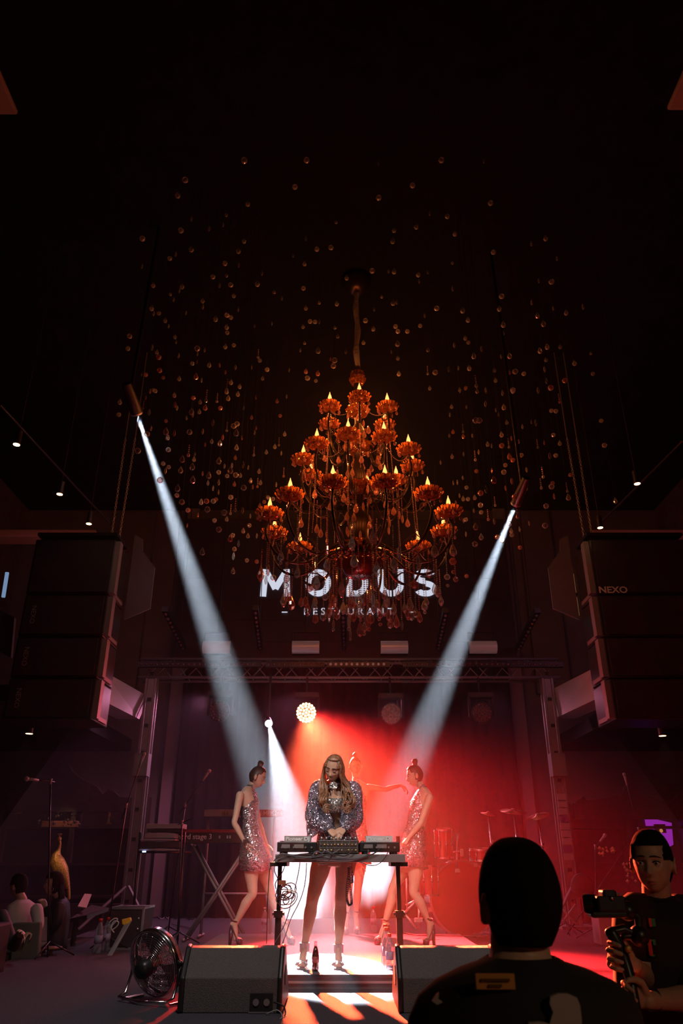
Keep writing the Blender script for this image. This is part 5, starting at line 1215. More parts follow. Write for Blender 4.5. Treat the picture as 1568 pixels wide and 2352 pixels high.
def hand(mb, wrist, dirv, palm_n, thumb_side, curl=.35, s=1.0, spread=.10, curls=None, thumb=None):
    """wrist point, direction to the knuckles, palm normal (out of the palm), thumb_side = +1/-1"""
    d = V(dirv).normalized(); pn = V(palm_n); pn = (pn - d * d.dot(pn)).normalized(); x = d.cross(pn) * thumb_side
    W = V(wrist)
    def w(a, b, c): return W + (x * a + d * b + pn * c) * s
    # palm
    rg = []
    for b, hw, hd in ((-.012, .023, .017), (.008, .029, .016), (.035, .038, .015), (.062, .041, .014), (.082, .039, .012), (.090, .033, .009)):
        rg.append([w(hw * cos(2 * pi * k / 16), b, hd * sin(2 * pi * k / 16)) for k in range(16)])
    mb.loft(rg)
    fing = [(.030, .084, (.040, .025, .021), .0088), (.0105, .089, (.044, .028, .022), .0092), (-.010, .086, (.041, .026, .021), .0087), (-.0285, .078, (.032, .020, .019), .0077)]
    for i, (fx, fb, ls, r) in enumerate(fing):
        c = curls[i] if curls else curl; base = w(fx, fb - .012, 0); ang = 0; sp = spread * (1.2 - .8 * i); p = base; pts = [w(fx * .9, fb - .035, 0), p]
        for j, l in enumerate(ls):
            ang += c * (1.0, 1.25, .8)[j]; dv = (d * cos(ang) + pn * sin(ang)); dv = (dv * cos(sp) + x * sin(sp) * (1 if j == 0 else cos(ang))).normalized(); p = p + dv * (l + (.012 if j == 0 else 0)) * s; pts.append(p)
        mb.tube(pts, [r * s * 1.05, r * s * 1.08, r * s, r * .93 * s, r * .82 * s], 10, 'round')
    t = thumb or (.6, .35)
    p0 = w(.020, .012, .004); p1 = p0 + (x * sin(.75) + d * cos(.75) + pn * .25).normalized() * .045 * s; p2 = p1 + (x * sin(t[1]) + d * cos(t[1]) + pn * t[0]).normalized() * .034 * s; p3 = p2 + (x * sin(t[1] - .3) + d * cos(t[1] - .3) + pn * (t[0] + .2)).normalized() * .027 * s
    mb.tube([p0, p1, p2, p3], [.0155 * s, .0125 * s, .0105 * s, .0085 * s], 10, 'round')
def shoe(parent, ankle, toe, heel_h, plat, mtl='shoe', z0=.09):
    """platform court shoe: foot slopes from the heel down to the toe"""
    an, to = V(ankle), V(toe); f = V((to.x - an.x, to.y - an.y, 0)).normalized(); sdv = V((-f.y, f.x, 0))
    heel = V((an.x, an.y, 0)) - f * .045; tp = V((to.x, to.y, 0)) + f * .02; L = (tp - heel).length
    m = MB(); rg = []
    for t, w_, top, bot in ((0, .026, heel_h + plat + .035, heel_h + plat - .012), (.18, .032, heel_h + plat + .03, heel_h * .82 + plat - .012), (.45, .034, heel_h * .45 + plat + .02, heel_h * .38 + plat - .012), (.62, .042, plat + .035, 0), (.80, .044, plat + .036, 0), (.94, .034, plat + .026, 0), (1.0, .016, plat + .012, .004)):
        c = heel + f * (L * t); zc = z0 + (top + bot) / 2; hh = (top - bot) / 2
        rg.append([V((c.x, c.y, zc)) + sdv * (w_ * (abs(cos(a)) ** .7) * (1 if cos(a) > 0 else -1)) + V((0, 0, hh * (abs(sin(a)) ** .7) * (1 if sin(a) > 0 else -1))) for a in [2 * pi * k / 16 for k in range(16)]])
    m.loft(rg); sh = m.build('shoe', mtl, parent, True)
    m = MB(); a = heel + f * .012; m.tube([V((a.x, a.y, z0 + heel_h + plat)), V((a.x - f.x * .01, a.y - f.y * .01, z0))], [.026, .017], 10); m.build('heel', mtl, sh, True)
def foot(mb, ankle, toe, heel_h, plat, z0=.09):
    an, to = V(ankle), V(toe); f = V((to.x - an.x, to.y - an.y, 0)).normalized()
    h = V((an.x, an.y, z0 + heel_h + plat + .03)) - f * .028; b = V((to.x, to.y, z0 + plat + .026)) - f * .05; t = V((to.x, to.y, z0 + plat + .018))
    mb.tube([an + V((0, 0, .02)), an.lerp(h, .6), h], [.031, .031, .028], 12, 'round')
    mb.tube([an - V((0, 0, .01)), an.lerp(b, .5) , b, t], [.030, .030, .030, .020], 12, 'round')
def ankle_chain(parent, p, r=.036):
    m = MB(); pts = [V(p) + V((r * cos(a), r * sin(a), .006 * sin(a * 2))) for a in [2 * pi * k / 24 for k in range(24)]]
    m.tube(pts, .006, 6, closed=True, ends=False); m.build('ankle_strap', 'blackm', parent, True)
def bun_hair(h, parent, mtl, bun=(0, .035, .135), br=.034):
    """hair drawn back smoothly from the brow into a bun"""
    m = MB(); fn = lambda d: (d.z > .64 if d.y < -.5 else (d.z > .34 if d.y < -.12 else d.z > -.42)) or (d.y > .25 and d.z > -.62)
    h.patch(fn, 'hair', mtl, parent, .001, (.02, 2.5), (0, 2 * pi), 48, 30, .007)
    m = MB(); b = V(bun)
    for k in range(7):
        a = 2 * pi * k / 7; m.sphere(h.w(b + V((.010 * cos(a), .010 * sin(a), .006 * (k % 3)))), br * h.k * .8, 10, 8)
    m.tube([h.w(V((0, .03, .095))), h.w(b)], [.036 * h.k, .024 * h.k], 12); o = m.build('hair_bun', mtl, parent, True); remesh(o, .006, 2)
def garment(parent, name, mtl, rs, n=32, folds=0.0, thick=.004):
    """open tube of cloth with a real thickness"""
    out, inn = [], []
    for j, r in enumerate(rs):
        c, a, b, yaw = V(r[0]), r[1], r[2], r[3]; tz = r[4] if len(r) > 4 else 0.0
        ro, ri = [], []
        for k in range(n):
            t = 2 * pi * k / n; f = 1 + folds * sin(t * 7 + j * .8) * (j / len(rs))
            for L_, q in ((ro, 0), (ri, thick)):
                A, B_ = (a * f - q), (b * f - q); x_, y_ = A * cos(t), B_ * sin(t); L_.append(c + V((cos(yaw) * x_ - sin(yaw) * y_, sin(yaw) * x_ + cos(yaw) * y_, tz * cos(t))))
        out.append(ro); inn.append(ri)
    m = MB(); m.loft(out + inn[::-1], caps=False, closed=True); return m.build(name, mtl, parent, True)

# ---- the DJ
Y0 = 7.22
dj = thing('person', G(738, 2222, .09), 'woman DJ with long wavy blond hair in a dark sequined robe behind the mixing table', 'person')
Q = lambda x, y, dy=0.0: P(x, y, Y0 + dy)
hd = Head(Q(766, 1766, -.10), (-.34, -1, -.42), (.14, -.2, 1), .232)
m = MB(); hd.add(m)
limb(m, [Q(771, 1783, .0), Q(773, 1802, .06)], [.050, .052])
rings(m, [(Q(776, 1990, .10), .15, .11, 0), (Q(775, 1960, .10), .170, .12, 0), (Q(774, 1930, .09), .165, .115, 0), (Q(773, 1895, .07), .125, .09, 0), (Q(772, 1862, .03), .14, .095, 0), (Q(771, 1835, .02), .16, .11, 0), (Q(771, 1812, .04), .165, .09, 0), (Q(772, 1797, .05), .12, .07, 0), (Q(772, 1790, .04), .06, .055, 0)])
shL, shR = Q(729, 1812, .04), Q(813, 1814, .04); elL, elR = Q(722, 1875, -.02), Q(812, 1880, .0); wrL, wrR = Q(755, 1905, -.16), Q(790, 1902, -.12)
arm(m, shL, elL, wrL, 1.0); arm(m, shR, elR, wrR, 1.0)
hand(m, wrL, Q(775, 1922, -.20) - wrL, (.1, .5, -.9), 1, s=.95, curls=(.55, .62, .66, .7), spread=.05)
hand(m, wrR, Q(771, 1922, -.22) - wrR, (-.2, .55, -.9), -1, s=.95, curls=(.35, .45, .5, .55), spread=.05)
hpL, hpR = Q(741, 1972, .08), Q(796, 1972, .08); knL, knR = Q(718, 2062, .02), Q(783, 2060, .02); anL, anR = G(699, 2190, .09), G(777, 2196, .09)
anL = V((anL.x, Y0 + .04, .09 + .155)); anR = V((anR.x, Y0 + .04, .09 + .145)); anL.x = P(699, 2176, Y0 + .04).x; anR.x = P(777, 2184, Y0 + .04).x
leg(m, hpL, knL, anL, 1.05); leg(m, hpR, knR, anR, 1.05)
tL = V((anL.x - .02, Y0 - .12, 0)); tR = V((anR.x - .005, Y0 - .13, 0))
foot(m, anL, tL, .105, .01); foot(m, anR, tR, .095, .01)
for to in (tL, tR):
    for k in range(5): a = V((to.x - .026 + .013 * k, to.y + .01, .09 + .028)); m.tube([a, a + V((0, -.026 + .004 * abs(k - 1), -.006))], [.0085, .0075], 8, 'round')
o = remesh(m.build('body', 'skin2', dj, True), .0052, 3)
hd.face(dj, closed_eyes=True)
# silver cuffs and sandals
for an, to in ((anL, tL), (anR, tR)):
    m = MB(); m.lathe([(.036, -.035), (.042, -.035), (.043, .03), (.037, .03)], an - V((0, 0, .01)), 20); cu = m.build('ankle_cuff', 'strapm', dj, 'auto')
    f = (V((to.x, to.y, 0)) - V((an.x, an.y, 0))).normalized(); m = MB()
    c = V((to.x, to.y, .09 + .034)) - f * .03; m.tube([c + V((.045 * cos(a), 0, .028 * sin(a) - .012)) for a in [pi * k / 8 for k in range(9)]], .011, 6, True); m.build('toe_strap', 'strapm', dj, True)
    m = MB(); h = V((an.x, an.y, 0)) - f * .05; pr = [(0, .10), (.09, .055), (.15, .008), (.235, .004), (.235, .0), (.14, -.006), (.08, .035), (0, .085)]
    m.prism([V((h.x, h.y, .094 + z_)) + f * x_ - V((.034, 0, 0)) for x_, z_ in pr], (.068, 0, 0)); m.tube([V((h.x, h.y, .19)), V((h.x, h.y, .09))], [.014, .008], 8); m.build('sandal_sole', 'strapm', dj)
# bra top
garment(dj, 'bra_top', 'glit', [(Q(771, 1836, -.0), .150, .122, 0), (Q(771, 1846, .0), .153, .128, 0), (Q(772, 1862, .01), .148, .118, 0), (Q(772, 1868, .015), .140, .108, 0)])
# robe: body panels left and right, back, skirt
def open_loft(rs, a0, a1, n=26, fold=.02):
    out, inn = [], []
    for j, (c, A, B_) in enumerate(rs):
        aa0 = a0[j] if isinstance(a0, (list, tuple)) else a0; aa1 = a1[j] if isinstance(a1, (list, tuple)) else a1; ro, ri = [], []
        for k in range(n):
            t = lerp(aa0, aa1, k / (n - 1)); f = 1 + fold * sin(k * 1.7 + j * .35) * j / len(rs)
            ro.append(V(c) + V((A * f * cos(t), B_ * f * sin(t), 0))); ri.append(V(c) + V(((A * f - .006) * cos(t), (B_ * f - .006) * sin(t), 0)))
        out.append(ro + ri[::-1])
    m = MB(); m.loft(out); return m
br = [(Q(772, 1791, .05), .075, .07), (Q(772, 1799, .05), .14, .085), (Q(772, 1812, .04), .185, .105), (Q(771, 1835, .03), .185, .132), (Q(772, 1862, .03), .175, .135), (Q(773, 1890, .05), .155, .125), (Q(774, 1915, .07), .175, .14), (Q(775, 1945, .08), .195, .155), (Q(776, 1975, .08), .20, .165)]
# opening at the front (-Y is angle -pi/2)
o0 = [-pi / 2 + g for g in (.9, .85, .62, .42, .30, .16, .03, .02, .02)]; o1 = [3 * pi / 2 - g for g in (.9, .85, .75, .62, .42, .16, .03, .02, .02)]
open_loft(br, o0, o1, 40, .03).build('robe', 'robe', dj, True)
def sleeve(sh, el, wr, out, hem):
    """wide kimono sleeve with its lower edge hanging far below the forearm"""
    sh, el, wr = V(sh), V(el), V(wr); m = MB()
    limb(m, [sh + V((-out * .07, .01, .035)), sh + V((0, 0, .0)), sh.lerp(el, .5), el, el.lerp(wr, .5), el.lerp(wr, .86)], [.05, .072, .080, .088, .072, .058], 20)
    m.prism(hem, (0, .075, 0))
    o = m.build('sleeve', 'robe', dj, True); r = o.modifiers.new('cloth', 'REMESH'); r.mode = 'VOXEL'; r.voxel_size = .008; r.use_smooth_shade = True
    q = o.modifiers.new('soft', 'SMOOTH'); q.iterations = 7
sleeve(shL, elL, wrL, -1, [Q(710, 1835, -.02), Q(735, 1830, -.03), Q(748, 1888, -.10), Q(740, 1906, -.10), Q(722, 1920, -.06), Q(706, 1930, -.03), Q(703, 1900, -.02), Q(704, 1860, -.02)])
sleeve(shR, elR, wrR, 1, [Q(815, 1835, -.02), Q(800, 1830, -.03), Q(790, 1888, -.10), Q(796, 1906, -.10), Q(806, 1922, -.06), Q(812, 1931, -.03), Q(818, 1900, -.02), Q(820, 1860, -.02)])
m = MB(); m.prism([Q(796, 1982, .0), Q(808, 1982, .0), Q(812, 2028, .0), Q(804, 2030, .0)], (0, .02, 0)); m.build('robe_sash', 'robe', dj)
# headphones round the neck
m = MB(); c = Q(766, 1805, -.13); m.lathe([(0, -.02), (.033, -.018), (.036, 0), (.034, .012), (.0, .022)], c, 24, (-.1, -1, .15)); m.build('headphone_cup', 'glit', dj, 'auto')
m = MB(); m.tube([c + V((.02, .03, .02)), Q(786, 1803, -.09), Q(796, 1797, .02), Q(790, 1790, .12), Q(770, 1787, .15), Q(750, 1790, .10), Q(748, 1799, .0), Q(756, 1806, -.09)], .011, 8, 'round'); m.build('headphone_band', 'blackp', dj, True)
garment(dj, 'choker', 'black', [(Q(772, 1787, .01), .056, .056, 0), (Q(772, 1795, .02), .058, .058, 0)])
# hair: cap plus long waved locks
hd.patch(lambda d: (d.z > .74 if (d.y < -.2 and abs(d.x) < .62) else (d.z > .25 or d.y > -.05) and d.z > -.3), 'hair_cap', 'hairl', dj, .004, (.02, 2.4), (0, 2 * pi), 60, 34, .010)
rd = random.Random(21); m = MB()
def lock(p_list, r0, wave, ph):
    # smooth and wave
    n = 22; pts = []
    for i in range(n + 1):
        t = i / n * (len(p_list) - 1); j = min(int(t), len(p_list) - 2); f = t - j
        p0, p1, p2, p3 = p_list[max(j - 1, 0)], p_list[j], p_list[j + 1], p_list[min(j + 2, len(p_list) - 1)]
        p = .5 * ((2 * p1) + (p2 - p0) * f + (2 * p0 - 5 * p1 + 4 * p2 - p3) * f * f + (3 * p1 - p0 - 3 * p2 + p3) * f ** 3)
        g = (i / n); w_ = wave * g; pts.append(p + V((w_ * sin(ph + i * .75), w_ * cos(ph + i * .75) * .6, 0)))
    m.tube(pts, [r0 * (1 - .55 * abs(i / n - .35)) * (1 if i < n - 2 else .6) for i in range(n + 1)], 6, 'round')
for k in range(150):
    side = 1 if k % 2 else -1; f = (k // 2) / 74.0; back = rd.uniform(-.1, 1)
    top = hd.w((side * .012, -.03 + .06 * f, .112)); mid = hd.w((side * (.068 + .012 * back), -.045 + .085 * f, .045)); low = hd.w((side * (.078 + .012 * back), -.050 + .09 * f, -.045))
    if side > 0: e1 = Q(741 + rd.uniform(-9, 11), 1810, -.13 + .12 * f); e2 = Q(740 + rd.uniform(-9, 13), 1836, -.20 + .14 * f); e3 = Q(745 + rd.uniform(-8, 10), 1858 - rd.uniform(0, 10), -.19 + .12 * f)
    else: e1 = Q(793 + rd.uniform(-9, 13), 1810, -.13 + .12 * f); e2 = Q(798 + rd.uniform(-12, 18), 1836, -.20 + .16 * f); e3 = Q(797 + rd.uniform(-10, 18), 1860 - rd.uniform(0, 12), -.19 + .14 * f)
    lock([top, mid, low, e1, e2, e3], rd.uniform(.0048, .0085), .010, rd.uniform(0, 2.5) + (2 if side > 0 else 0))
for k in range(22):     # curls at the tips
    side = 1 if k % 2 else -1; c = Q((747 if side < 0 else 798) + rd.uniform(-7, 7), 1852 + rd.uniform(-5, 6), -.20)
    m.tube([c + V(((.022 - .001 * j) * cos(j * .6 + k), -.004 * j * .3, (.024 - .001 * j) * sin(j * .6 + k) - .003 * j)) for j in range(14)], [.0045] * 10 + [.004, .003, .003, .002], 6, 'round')
m.build('hair', 'hairl', dj, True)

# ---- dancers
def dancer(px, name_lab, face, Yd, D):
    t = thing('person', D['at'], name_lab, 'person', 'dancers in sequined halter dresses')
    h = Head(D['head'], D['look'], D.get('up', (0, 0, 1)), .225); m = MB(); h.add(m, 56, 42)
    limb(m, [h.w((0, .028, -.085)), D['neck']], [.043, .046])
    rings(m, D['torso'])
    for a in D['arms']:
        arm(m, *a['p'], a.get('s', .86)); hand(m, a['p'][2], a['d'], a['n'], a['t'], s=.88, curls=a.get('c', (.2, .2, .22, .25)), spread=a.get('sp', .06))
    for l in D['legs']:
        leg(m, l['hip'], l['kn'], l['an'], .96, l.get('b', (0, 0, 0)))
        foot(m, l['an'], l['toe'], l['hh'], .035, l.get('z', .09))
    remesh(m.build('body', 'skin', t, True), .006, 3)
    h.face(t); bun_hair(h, t, 'hairb', D.get('bun', (0, .045, .140)), D.get('br', .036))
    garment(t, 'dress', D['mat'], D['dress'], 40, D.get('folds', .035))
    for l in D['legs']:
        shoe(t, l['an'], l['toe'], l['hh'], .035, z0=l.get('z', .09)); ankle_chain(t, l['an'] + V((0, 0, .035)))
    for e in D.get('ear', ()):
        m = MB(); p = h.w(e)
        for k in range(6): m.octa(p - V((0, 0, .014 * k)), .006, .008)
        m.build('earring', 'glit', t)
    return t, h
Yd = 9.05
L = lambda x, y, dy=0.0: P(x, y, Yd + dy)
zan = lambda hh: .09 + hh + .035 + .055
def ank(x, y, dy, hh): p = L(x, y, dy); return p
yw = pi / 2
D = dict(at=L(600, 2165), head=L(592, 1785, 0), look=(1, -.10, -.38), up=(.25, 0, 1), neck=L(576, 1812), mat='dress',
    torso=[(L(582, 2005), .10, .085, yw), (L(583, 1975), .155, .125, yw), (L(582, 1950), .16, .12, yw), (L(577, 1915), .135, .095, yw), (L(573, 1885), .112, .082, yw), (L(571, 1860), .125, .098, yw), (L(570, 1838), .145, .105, yw), (L(567, 1820), .15, .075, yw), (L(569, 1811), .10, .055, yw), (L(572, 1806), .05, .045, yw)],
    arms=[dict(p=(L(551, 1826, -.16), L(538, 1890, -.20), L(563, 1938, -.17)), d=L(572, 1960, -.16) - L(563, 1938, -.17), n=(.6, .7, .1), t=1, c=(.12, .12, .14, .18)),
          dict(p=(L(580, 1828, .15), L(596, 1895, .18), L(611, 1940, .16)), d=L(614, 1962, .15) - L(611, 1940, .16), n=(.4, -.8, .1), t=-1)],
    legs=[dict(hip=L(576, 1985, -.085), kn=L(580, 2052, -.09), an=L(539, 2124, -.08), toe=L(552, 2158, -.08), hh=.13, b=(-.012, 0, 0)),
          dict(hip=L(600, 1982, .085), kn=L(622, 2052, .09), an=L(657, 2128, .06), toe=L(672, 2160, .0), hh=.12, b=(-.012, 0, 0))],
    dress=[(L(576, 1803), .052, .046, yw), (L(574, 1812), .056, .052, yw), (L(574, 1824), .085, .080, yw), (L(573, 1842), .130, .112, yw), (L(572, 1862), .135, .108, yw), (L(573, 1884), .122, .092, yw), (L(576, 1905), .140, .105, yw), (L(579, 1930), .165, .130, yw, .02), (L(583, 1960), .185, .160, yw, .03), (L(587, 1995), .20, .185, yw, .03)],
    ear=((.074, .01, -.045),), bun=(0, .03, .145), br=.036)
dl, h = dancer(0, 'woman in silver sequined halter dress with high bun left of the mixing table', 1, Yd, D)
m = MB(); c = L(564, 1933, -.175); q = (L(563, 1938, -.17) - L(538, 1890, -.20)).normalized(); m.lathe([(.027, -.016), (.031, -.016), (.031, .016), (.027, .016)], c, 20, q); m.box(c + V((-.004, -.036, .0)), (.038, .014, .042)); m.build('wristwatch', 'blackp', dl, 'auto')
m = MB(); c = L(568, 1944, -.172); m.lathe([(.028, -.014), (.033, -.014), (.033, .014), (.028, .014)], c, 20, q); m.build('bracelet', 'glit', dl, 'auto')
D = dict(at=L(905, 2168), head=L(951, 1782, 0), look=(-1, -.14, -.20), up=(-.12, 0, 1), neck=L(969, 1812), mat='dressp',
    torso=[(L(950, 2005), .10, .085, yw), (L(946, 1975), .155, .125, yw), (L(948, 1950), .16, .12, yw), (L(955, 1915), .135, .095, yw), (L(962, 1885), .112, .085, yw), (L(968, 1860), .125, .10, yw), (L(973, 1840), .145, .105, yw), (L(977, 1824), .15, .075, yw), (L(974, 1814), .10, .055, yw), (L(970, 1808), .05, .045, yw)],
    arms=[dict(p=(L(986, 1832, -.16), L(966, 1890, -.20), L(937, 1926, -.20)), d=L(929, 1936, -.22) - L(937, 1926, -.20), n=(.4, .5, -.6), t=-1, c=(1.1, 1.15, 1.2, 1.2)),
          dict(p=(L(965, 1832, .15), L(950, 1890, .18), L(930, 1930, .14)), d=(-.3, 0, -1), n=(.3, -.8, .1), t=1)],
    legs=[dict(hip=L(930, 1985, .085), kn=L(901, 2045, .08), an=L(884, 2122, .05), toe=L(864, 2160, .0), hh=.12, b=(.012, 0, 0)),
          dict(hip=L(955, 1985, -.085), kn=L(950, 2050, -.09), an=L(986, 2120, -.08), toe=L(976, 2158, -.10), hh=.13, b=(.012, 0, 0))],
    dress=[(L(969, 1803), .052, .046, yw), (L(970, 1812), .056, .052, yw), (L(968, 1824), .085, .080, yw), (L(965, 1842), .130, .118, yw), (L(962, 1862), .135, .115, yw), (L(957, 1884), .125, .100, yw), (L(953, 1905), .140, .112, yw), (L(949, 1930), .165, .135, yw, -.02), (L(947, 1960), .185, .155, yw, -.02), (L(946, 1996), .20, .175, yw, -.02)],
    ear=((-.074, .01, -.045), (-.074, .01, -.06)), bun=(0, .045, .15), br=.034)
dr, h = dancer(0, 'woman in pink lit sequined halter dress right of the mixing table', -1, Yd, D)
Yt = 10.3
T3 = lambda x, y, dy=0.0: P(x, y, Yt + dy)
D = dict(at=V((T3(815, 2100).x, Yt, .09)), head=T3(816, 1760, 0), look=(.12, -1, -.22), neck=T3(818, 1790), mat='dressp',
    torso=[(T3(816, 1975), .12, .09, 0), (T3(816, 1940), .165, .12, 0), (T3(816, 1900), .135, .095, 0), (T3(816, 1875), .118, .085, 0), (T3(817, 1840), .145, .10, 0), (T3(818, 1815), .165, .085, 0), (T3(818, 1800), .13, .06, 0), (T3(818, 1792), .05, .045, 0)],
    arms=[dict(p=(T3(846, 1808, 0), T3(884, 1813, -.02), T3(920, 1803, -.04)), d=T3(936, 1812, -.04) - T3(920, 1803, -.04), n=(0, .2, -1), t=-1, c=(.5, .5, .5, .5)),
          dict(p=(T3(796, 1812, 0), T3(800, 1890, -.04), T3(826, 1985, -.06)), d=(.05, 0, -1), n=(.6, .6, 0), t=1, c=(.2, .2, .2, .2))],
    legs=[dict(hip=T3(802, 1960, 0), kn=V((T3(800, 2030).x, Yt, .58)), an=V((T3(795, 2100).x, Yt, .29)), toe=V((T3(793, 2100).x, Yt - .14, .1)), hh=.12),
          dict(hip=T3(830, 1960, 0), kn=V((T3(792, 2030).x + .16, Yt + .05, .58)), an=V((T3(795, 2100).x + .12, Yt + .1, .29)), toe=V((T3(795, 2100).x + .14, Yt - .05, .1)), hh=.12)],
    dress=[(T3(818, 1785), .050, .046, 0), (T3(818, 1794), .056, .052, 0), (T3(818, 1806), .11, .078, 0), (T3(817, 1830), .150, .11, 0), (T3(816, 1860), .135, .10, 0), (T3(816, 1885), .128, .095, 0), (T3(816, 1915), .16, .12, 0), (T3(816, 1950), .185, .15, 0), (T3(816, 1985), .20, .17, 0)])
dt, h = dancer(0, 'third dancer lost in the orange haze behind the DJ with one arm stretched out', 0, Yt, D)

# ---- camera operator
Yc = 3.38
K = lambda x, y, dy=0.0: P(1330 + x / 5.0925, 1890 + y / 5.0925, Yc + dy)
co = thing('person', V((K(900, 1500).x, Yc, FZ)), 'short-haired man in a black shirt looking this way and holding a camera gimbal', 'person')
hc = Head(K(835, 445, .0), (-.62, -1, -.06), (.03, 0, 1), .226, True)
hc.c = K(852, 462, .03)
m = MB(); hc.add(m, 90, 66)
limb(m, [hc.w((0, .02, -.07)), K(905, 850, .08), K(915, 950, .10)], [.056, .058, .066])
rings(m, [(K(1000, 2600, .12), .17, .11, .25), (K(1000, 1900, .12), .185, .12, .25), (K(985, 1300, .10), .20, .12, .25), (K(960, 1080, .10), .185, .10, .25), (K(930, 960, .10), .12, .08, .25), (K(912, 900, .10), .066, .06, .25)])
sh1, el1, wr1 = K(690, 1060, .02), K(690, 1700, .10), K(590, 1690, -.30)
sh2, el2, wr2 = K(1180, 1080, .2), K(1360, 2050, -.05), K(790, 2075, -.42)
arm(m, sh1, K(760, 1800, .0), K(640, 1660, -.36), 1.05); arm(m, sh2, el2, wr2, 1.12)
hand(m, K(625, 1650, -.37), (-.92, -.15, .30), (-.15, -.9, .1), 1, s=1.02, curls=(.75, .85, .9, .95), spread=.10, thumb=(.5, .2))
hand(m, wr2, (-.93, -.20, .30), (-.1, -.9, -.2), 1, s=1.05, curls=(.70, .85, .9, .95), spread=.08, thumb=(.3, .1))
remesh(m.build('body', 'skin3', co, True), .0038, 3)
hc.face(co, lips='lips')
def short_hair(h, parent, mtl, back=False, th=.010):
    return h.patch(lambda d: (d.z > .60 if (d.y < -.35 and abs(d.x) < .75) else (d.z > .12 if d.y < .0 else (d.z > -.15 if d.y < .3 else d.z > -.62))), 'hair', mtl, parent, lambda d: .0 + (.006 * max(0, d.z)), (.02, 2.5), (0, 2 * pi), 72, 40, th)
short_hair(hc, co, 'hairk')
# shirt
garment(co, 'shirt', 'tee', [(K(912, 880, .10), .078, .072, .25), (K(918, 935, .10), .105, .085, .25), (K(935, 1000, .10), .185, .105, .25), (K(955, 1090, .10), .215, .125, .25), (K(985, 1300, .10), .225, .14, .25), (K(1000, 1900, .12), .215, .145, .25), (K(1000, 2600, .12), .215, .145, .25)], 40, .01)
for a, b, n_ in ((sh1, K(760, 1800, .0), .55), (sh2, el2, .92)):
    m = MB(); limb(m, [a + V((0, .0, .01)), V(a).lerp(V(b), n_ * .5), V(a).lerp(V(b), n_)], [.075, .070, .066]); m.build('sleeve', 'tee', co, True)
m = MB(); m.prism([K(775, 890, -.02), K(1040, 850, .05), K(1010, 960, .0), K(880, 985, -.02), K(800, 960, -.02)], (0, .06, 0)); 
garment(co, 'collar', 'tee', [(K(905, 905, .09), .082, .074, .25), (K(905, 850, .09), .074, .066, .25)])
for x0, y0, x1, y1 in ((835, 1120, 880, 1210), (825, 1365, 885, 1385), (830, 1540, 880, 1560), (862, 1385, 888, 1430)):
    a, b = K(x0, y1, -.07), K(x1, y0, -.07); MB().box(((a.x + b.x) / 2, a.y, (a.z + b.z) / 2), (b.x - a.x, .006, b.z - a.z)).build('shirt_print', 'green', co)
for y0, y1 in ((1115, 1215), (1360, 1550)):
    a, b = K(818, y1, -.07), K(832, y0, -.07); MB().box(((a.x + b.x) / 2, a.y, (a.z + b.z) / 2), (b.x - a.x, .008, b.z - a.z)).build('lanyard', 'cred', co)
m = MB(); c = K(848, 2060, -.36); m.lathe([(.031, -.014), (.036, -.014), (.036, .014), (.031, .014)], c, 20, (1, .35, .05)); m.build('wristwatch', 'blackp', co, 'auto')
m = MB(); hx = K(1000, 1900, .12).x
for s_ in (-1, 1): limb(m, [V((hx + .09 * s_, Yc + .12, .02)), V((hx + .11 * s_, Yc + .10, -.33)), V((hx + .12 * s_, Yc + .14, FZ + .06))], [.12, .08, .065])
rings(m, [(V((hx, Yc + .12, -.05)), .17, .13, .25), (V((hx, Yc + .12, .32)), .18, .13, .25)]); m.build('trousers', 'black', co, True)
# gimbal and camera
gm = thing('camera_gimbal', K(560, 1700, -.42), 'black hand-held camera stabiliser gripped by the camera operator', 'camera stabiliser')
m = MB(); m.tube([K(380, 1290, -.42), K(470, 1450, -.42), K(560, 1700, -.42), K(600, 1850, -.44), K(690, 2350, -.46)], [.022, .022, .020, .018, .018], 12, 'round'); m.build('handle', 'blackp', gm, True)
m = MB(); m.tube([K(350, 1285, -.42), K(520, 1240, -.42), K(700, 1330, -.42), K(690, 1100, -.42), K(560, 1000, -.42)], .016, 10, 'round'); m.tube([K(520, 1330, -.42), K(700, 1310, -.42)], .012, 8, 'round'); m.build('arm', 'blackp', gm, True)
for x_, y_, r_ in ((700, 1320, .034), (560, 1030, .032), (345, 1285, .012)): MB().sphere(K(x_, y_, -.42), r_, 14, 10).build('motor', 'blackp', gm, True)
m = MB(); m.sphere(K(570, 1475, -.45), .013, 10, 8); m.build('joystick', 'gold', gm, True)
cm_ = thing('camera', K(320, 940, -.42), 'black photo camera mounted on top of the stabiliser', 'camera')
m = MB(); a, b = K(190, 1040, -.42), K(500, 850, -.42); m.box(((a.x + b.x) / 2, a.y, (a.z + b.z) / 2), (b.x - a.x, .075, b.z - a.z)); m.box(K(330, 835, -.42), (.05, .06, .03)); m.box(K(330, 1070, -.42), (.13, .06, .02)); m.build('body', 'blackp', cm_, bevel=.008)
m = MB(); m.lathe([(.030, 0), (.032, .03), (.030, .04), (0, .035)], K(190, 945, -.40), 24, (-.9, .35, 0)); m.build('lens', 'blackp', cm_, 'auto')
m = MB(); m.cyl(K(430, 835, -.42), K(430, 815, -.42), .010, n=14); m.cyl(K(470, 840, -.42), K(470, 825, -.42), .008, n=14); m.build('dial', 'alud', cm_); 
MB().sphere(K(378, 882, -.46), .008, 10, 8).build('strap_lug', 'chrome', cm_, True)

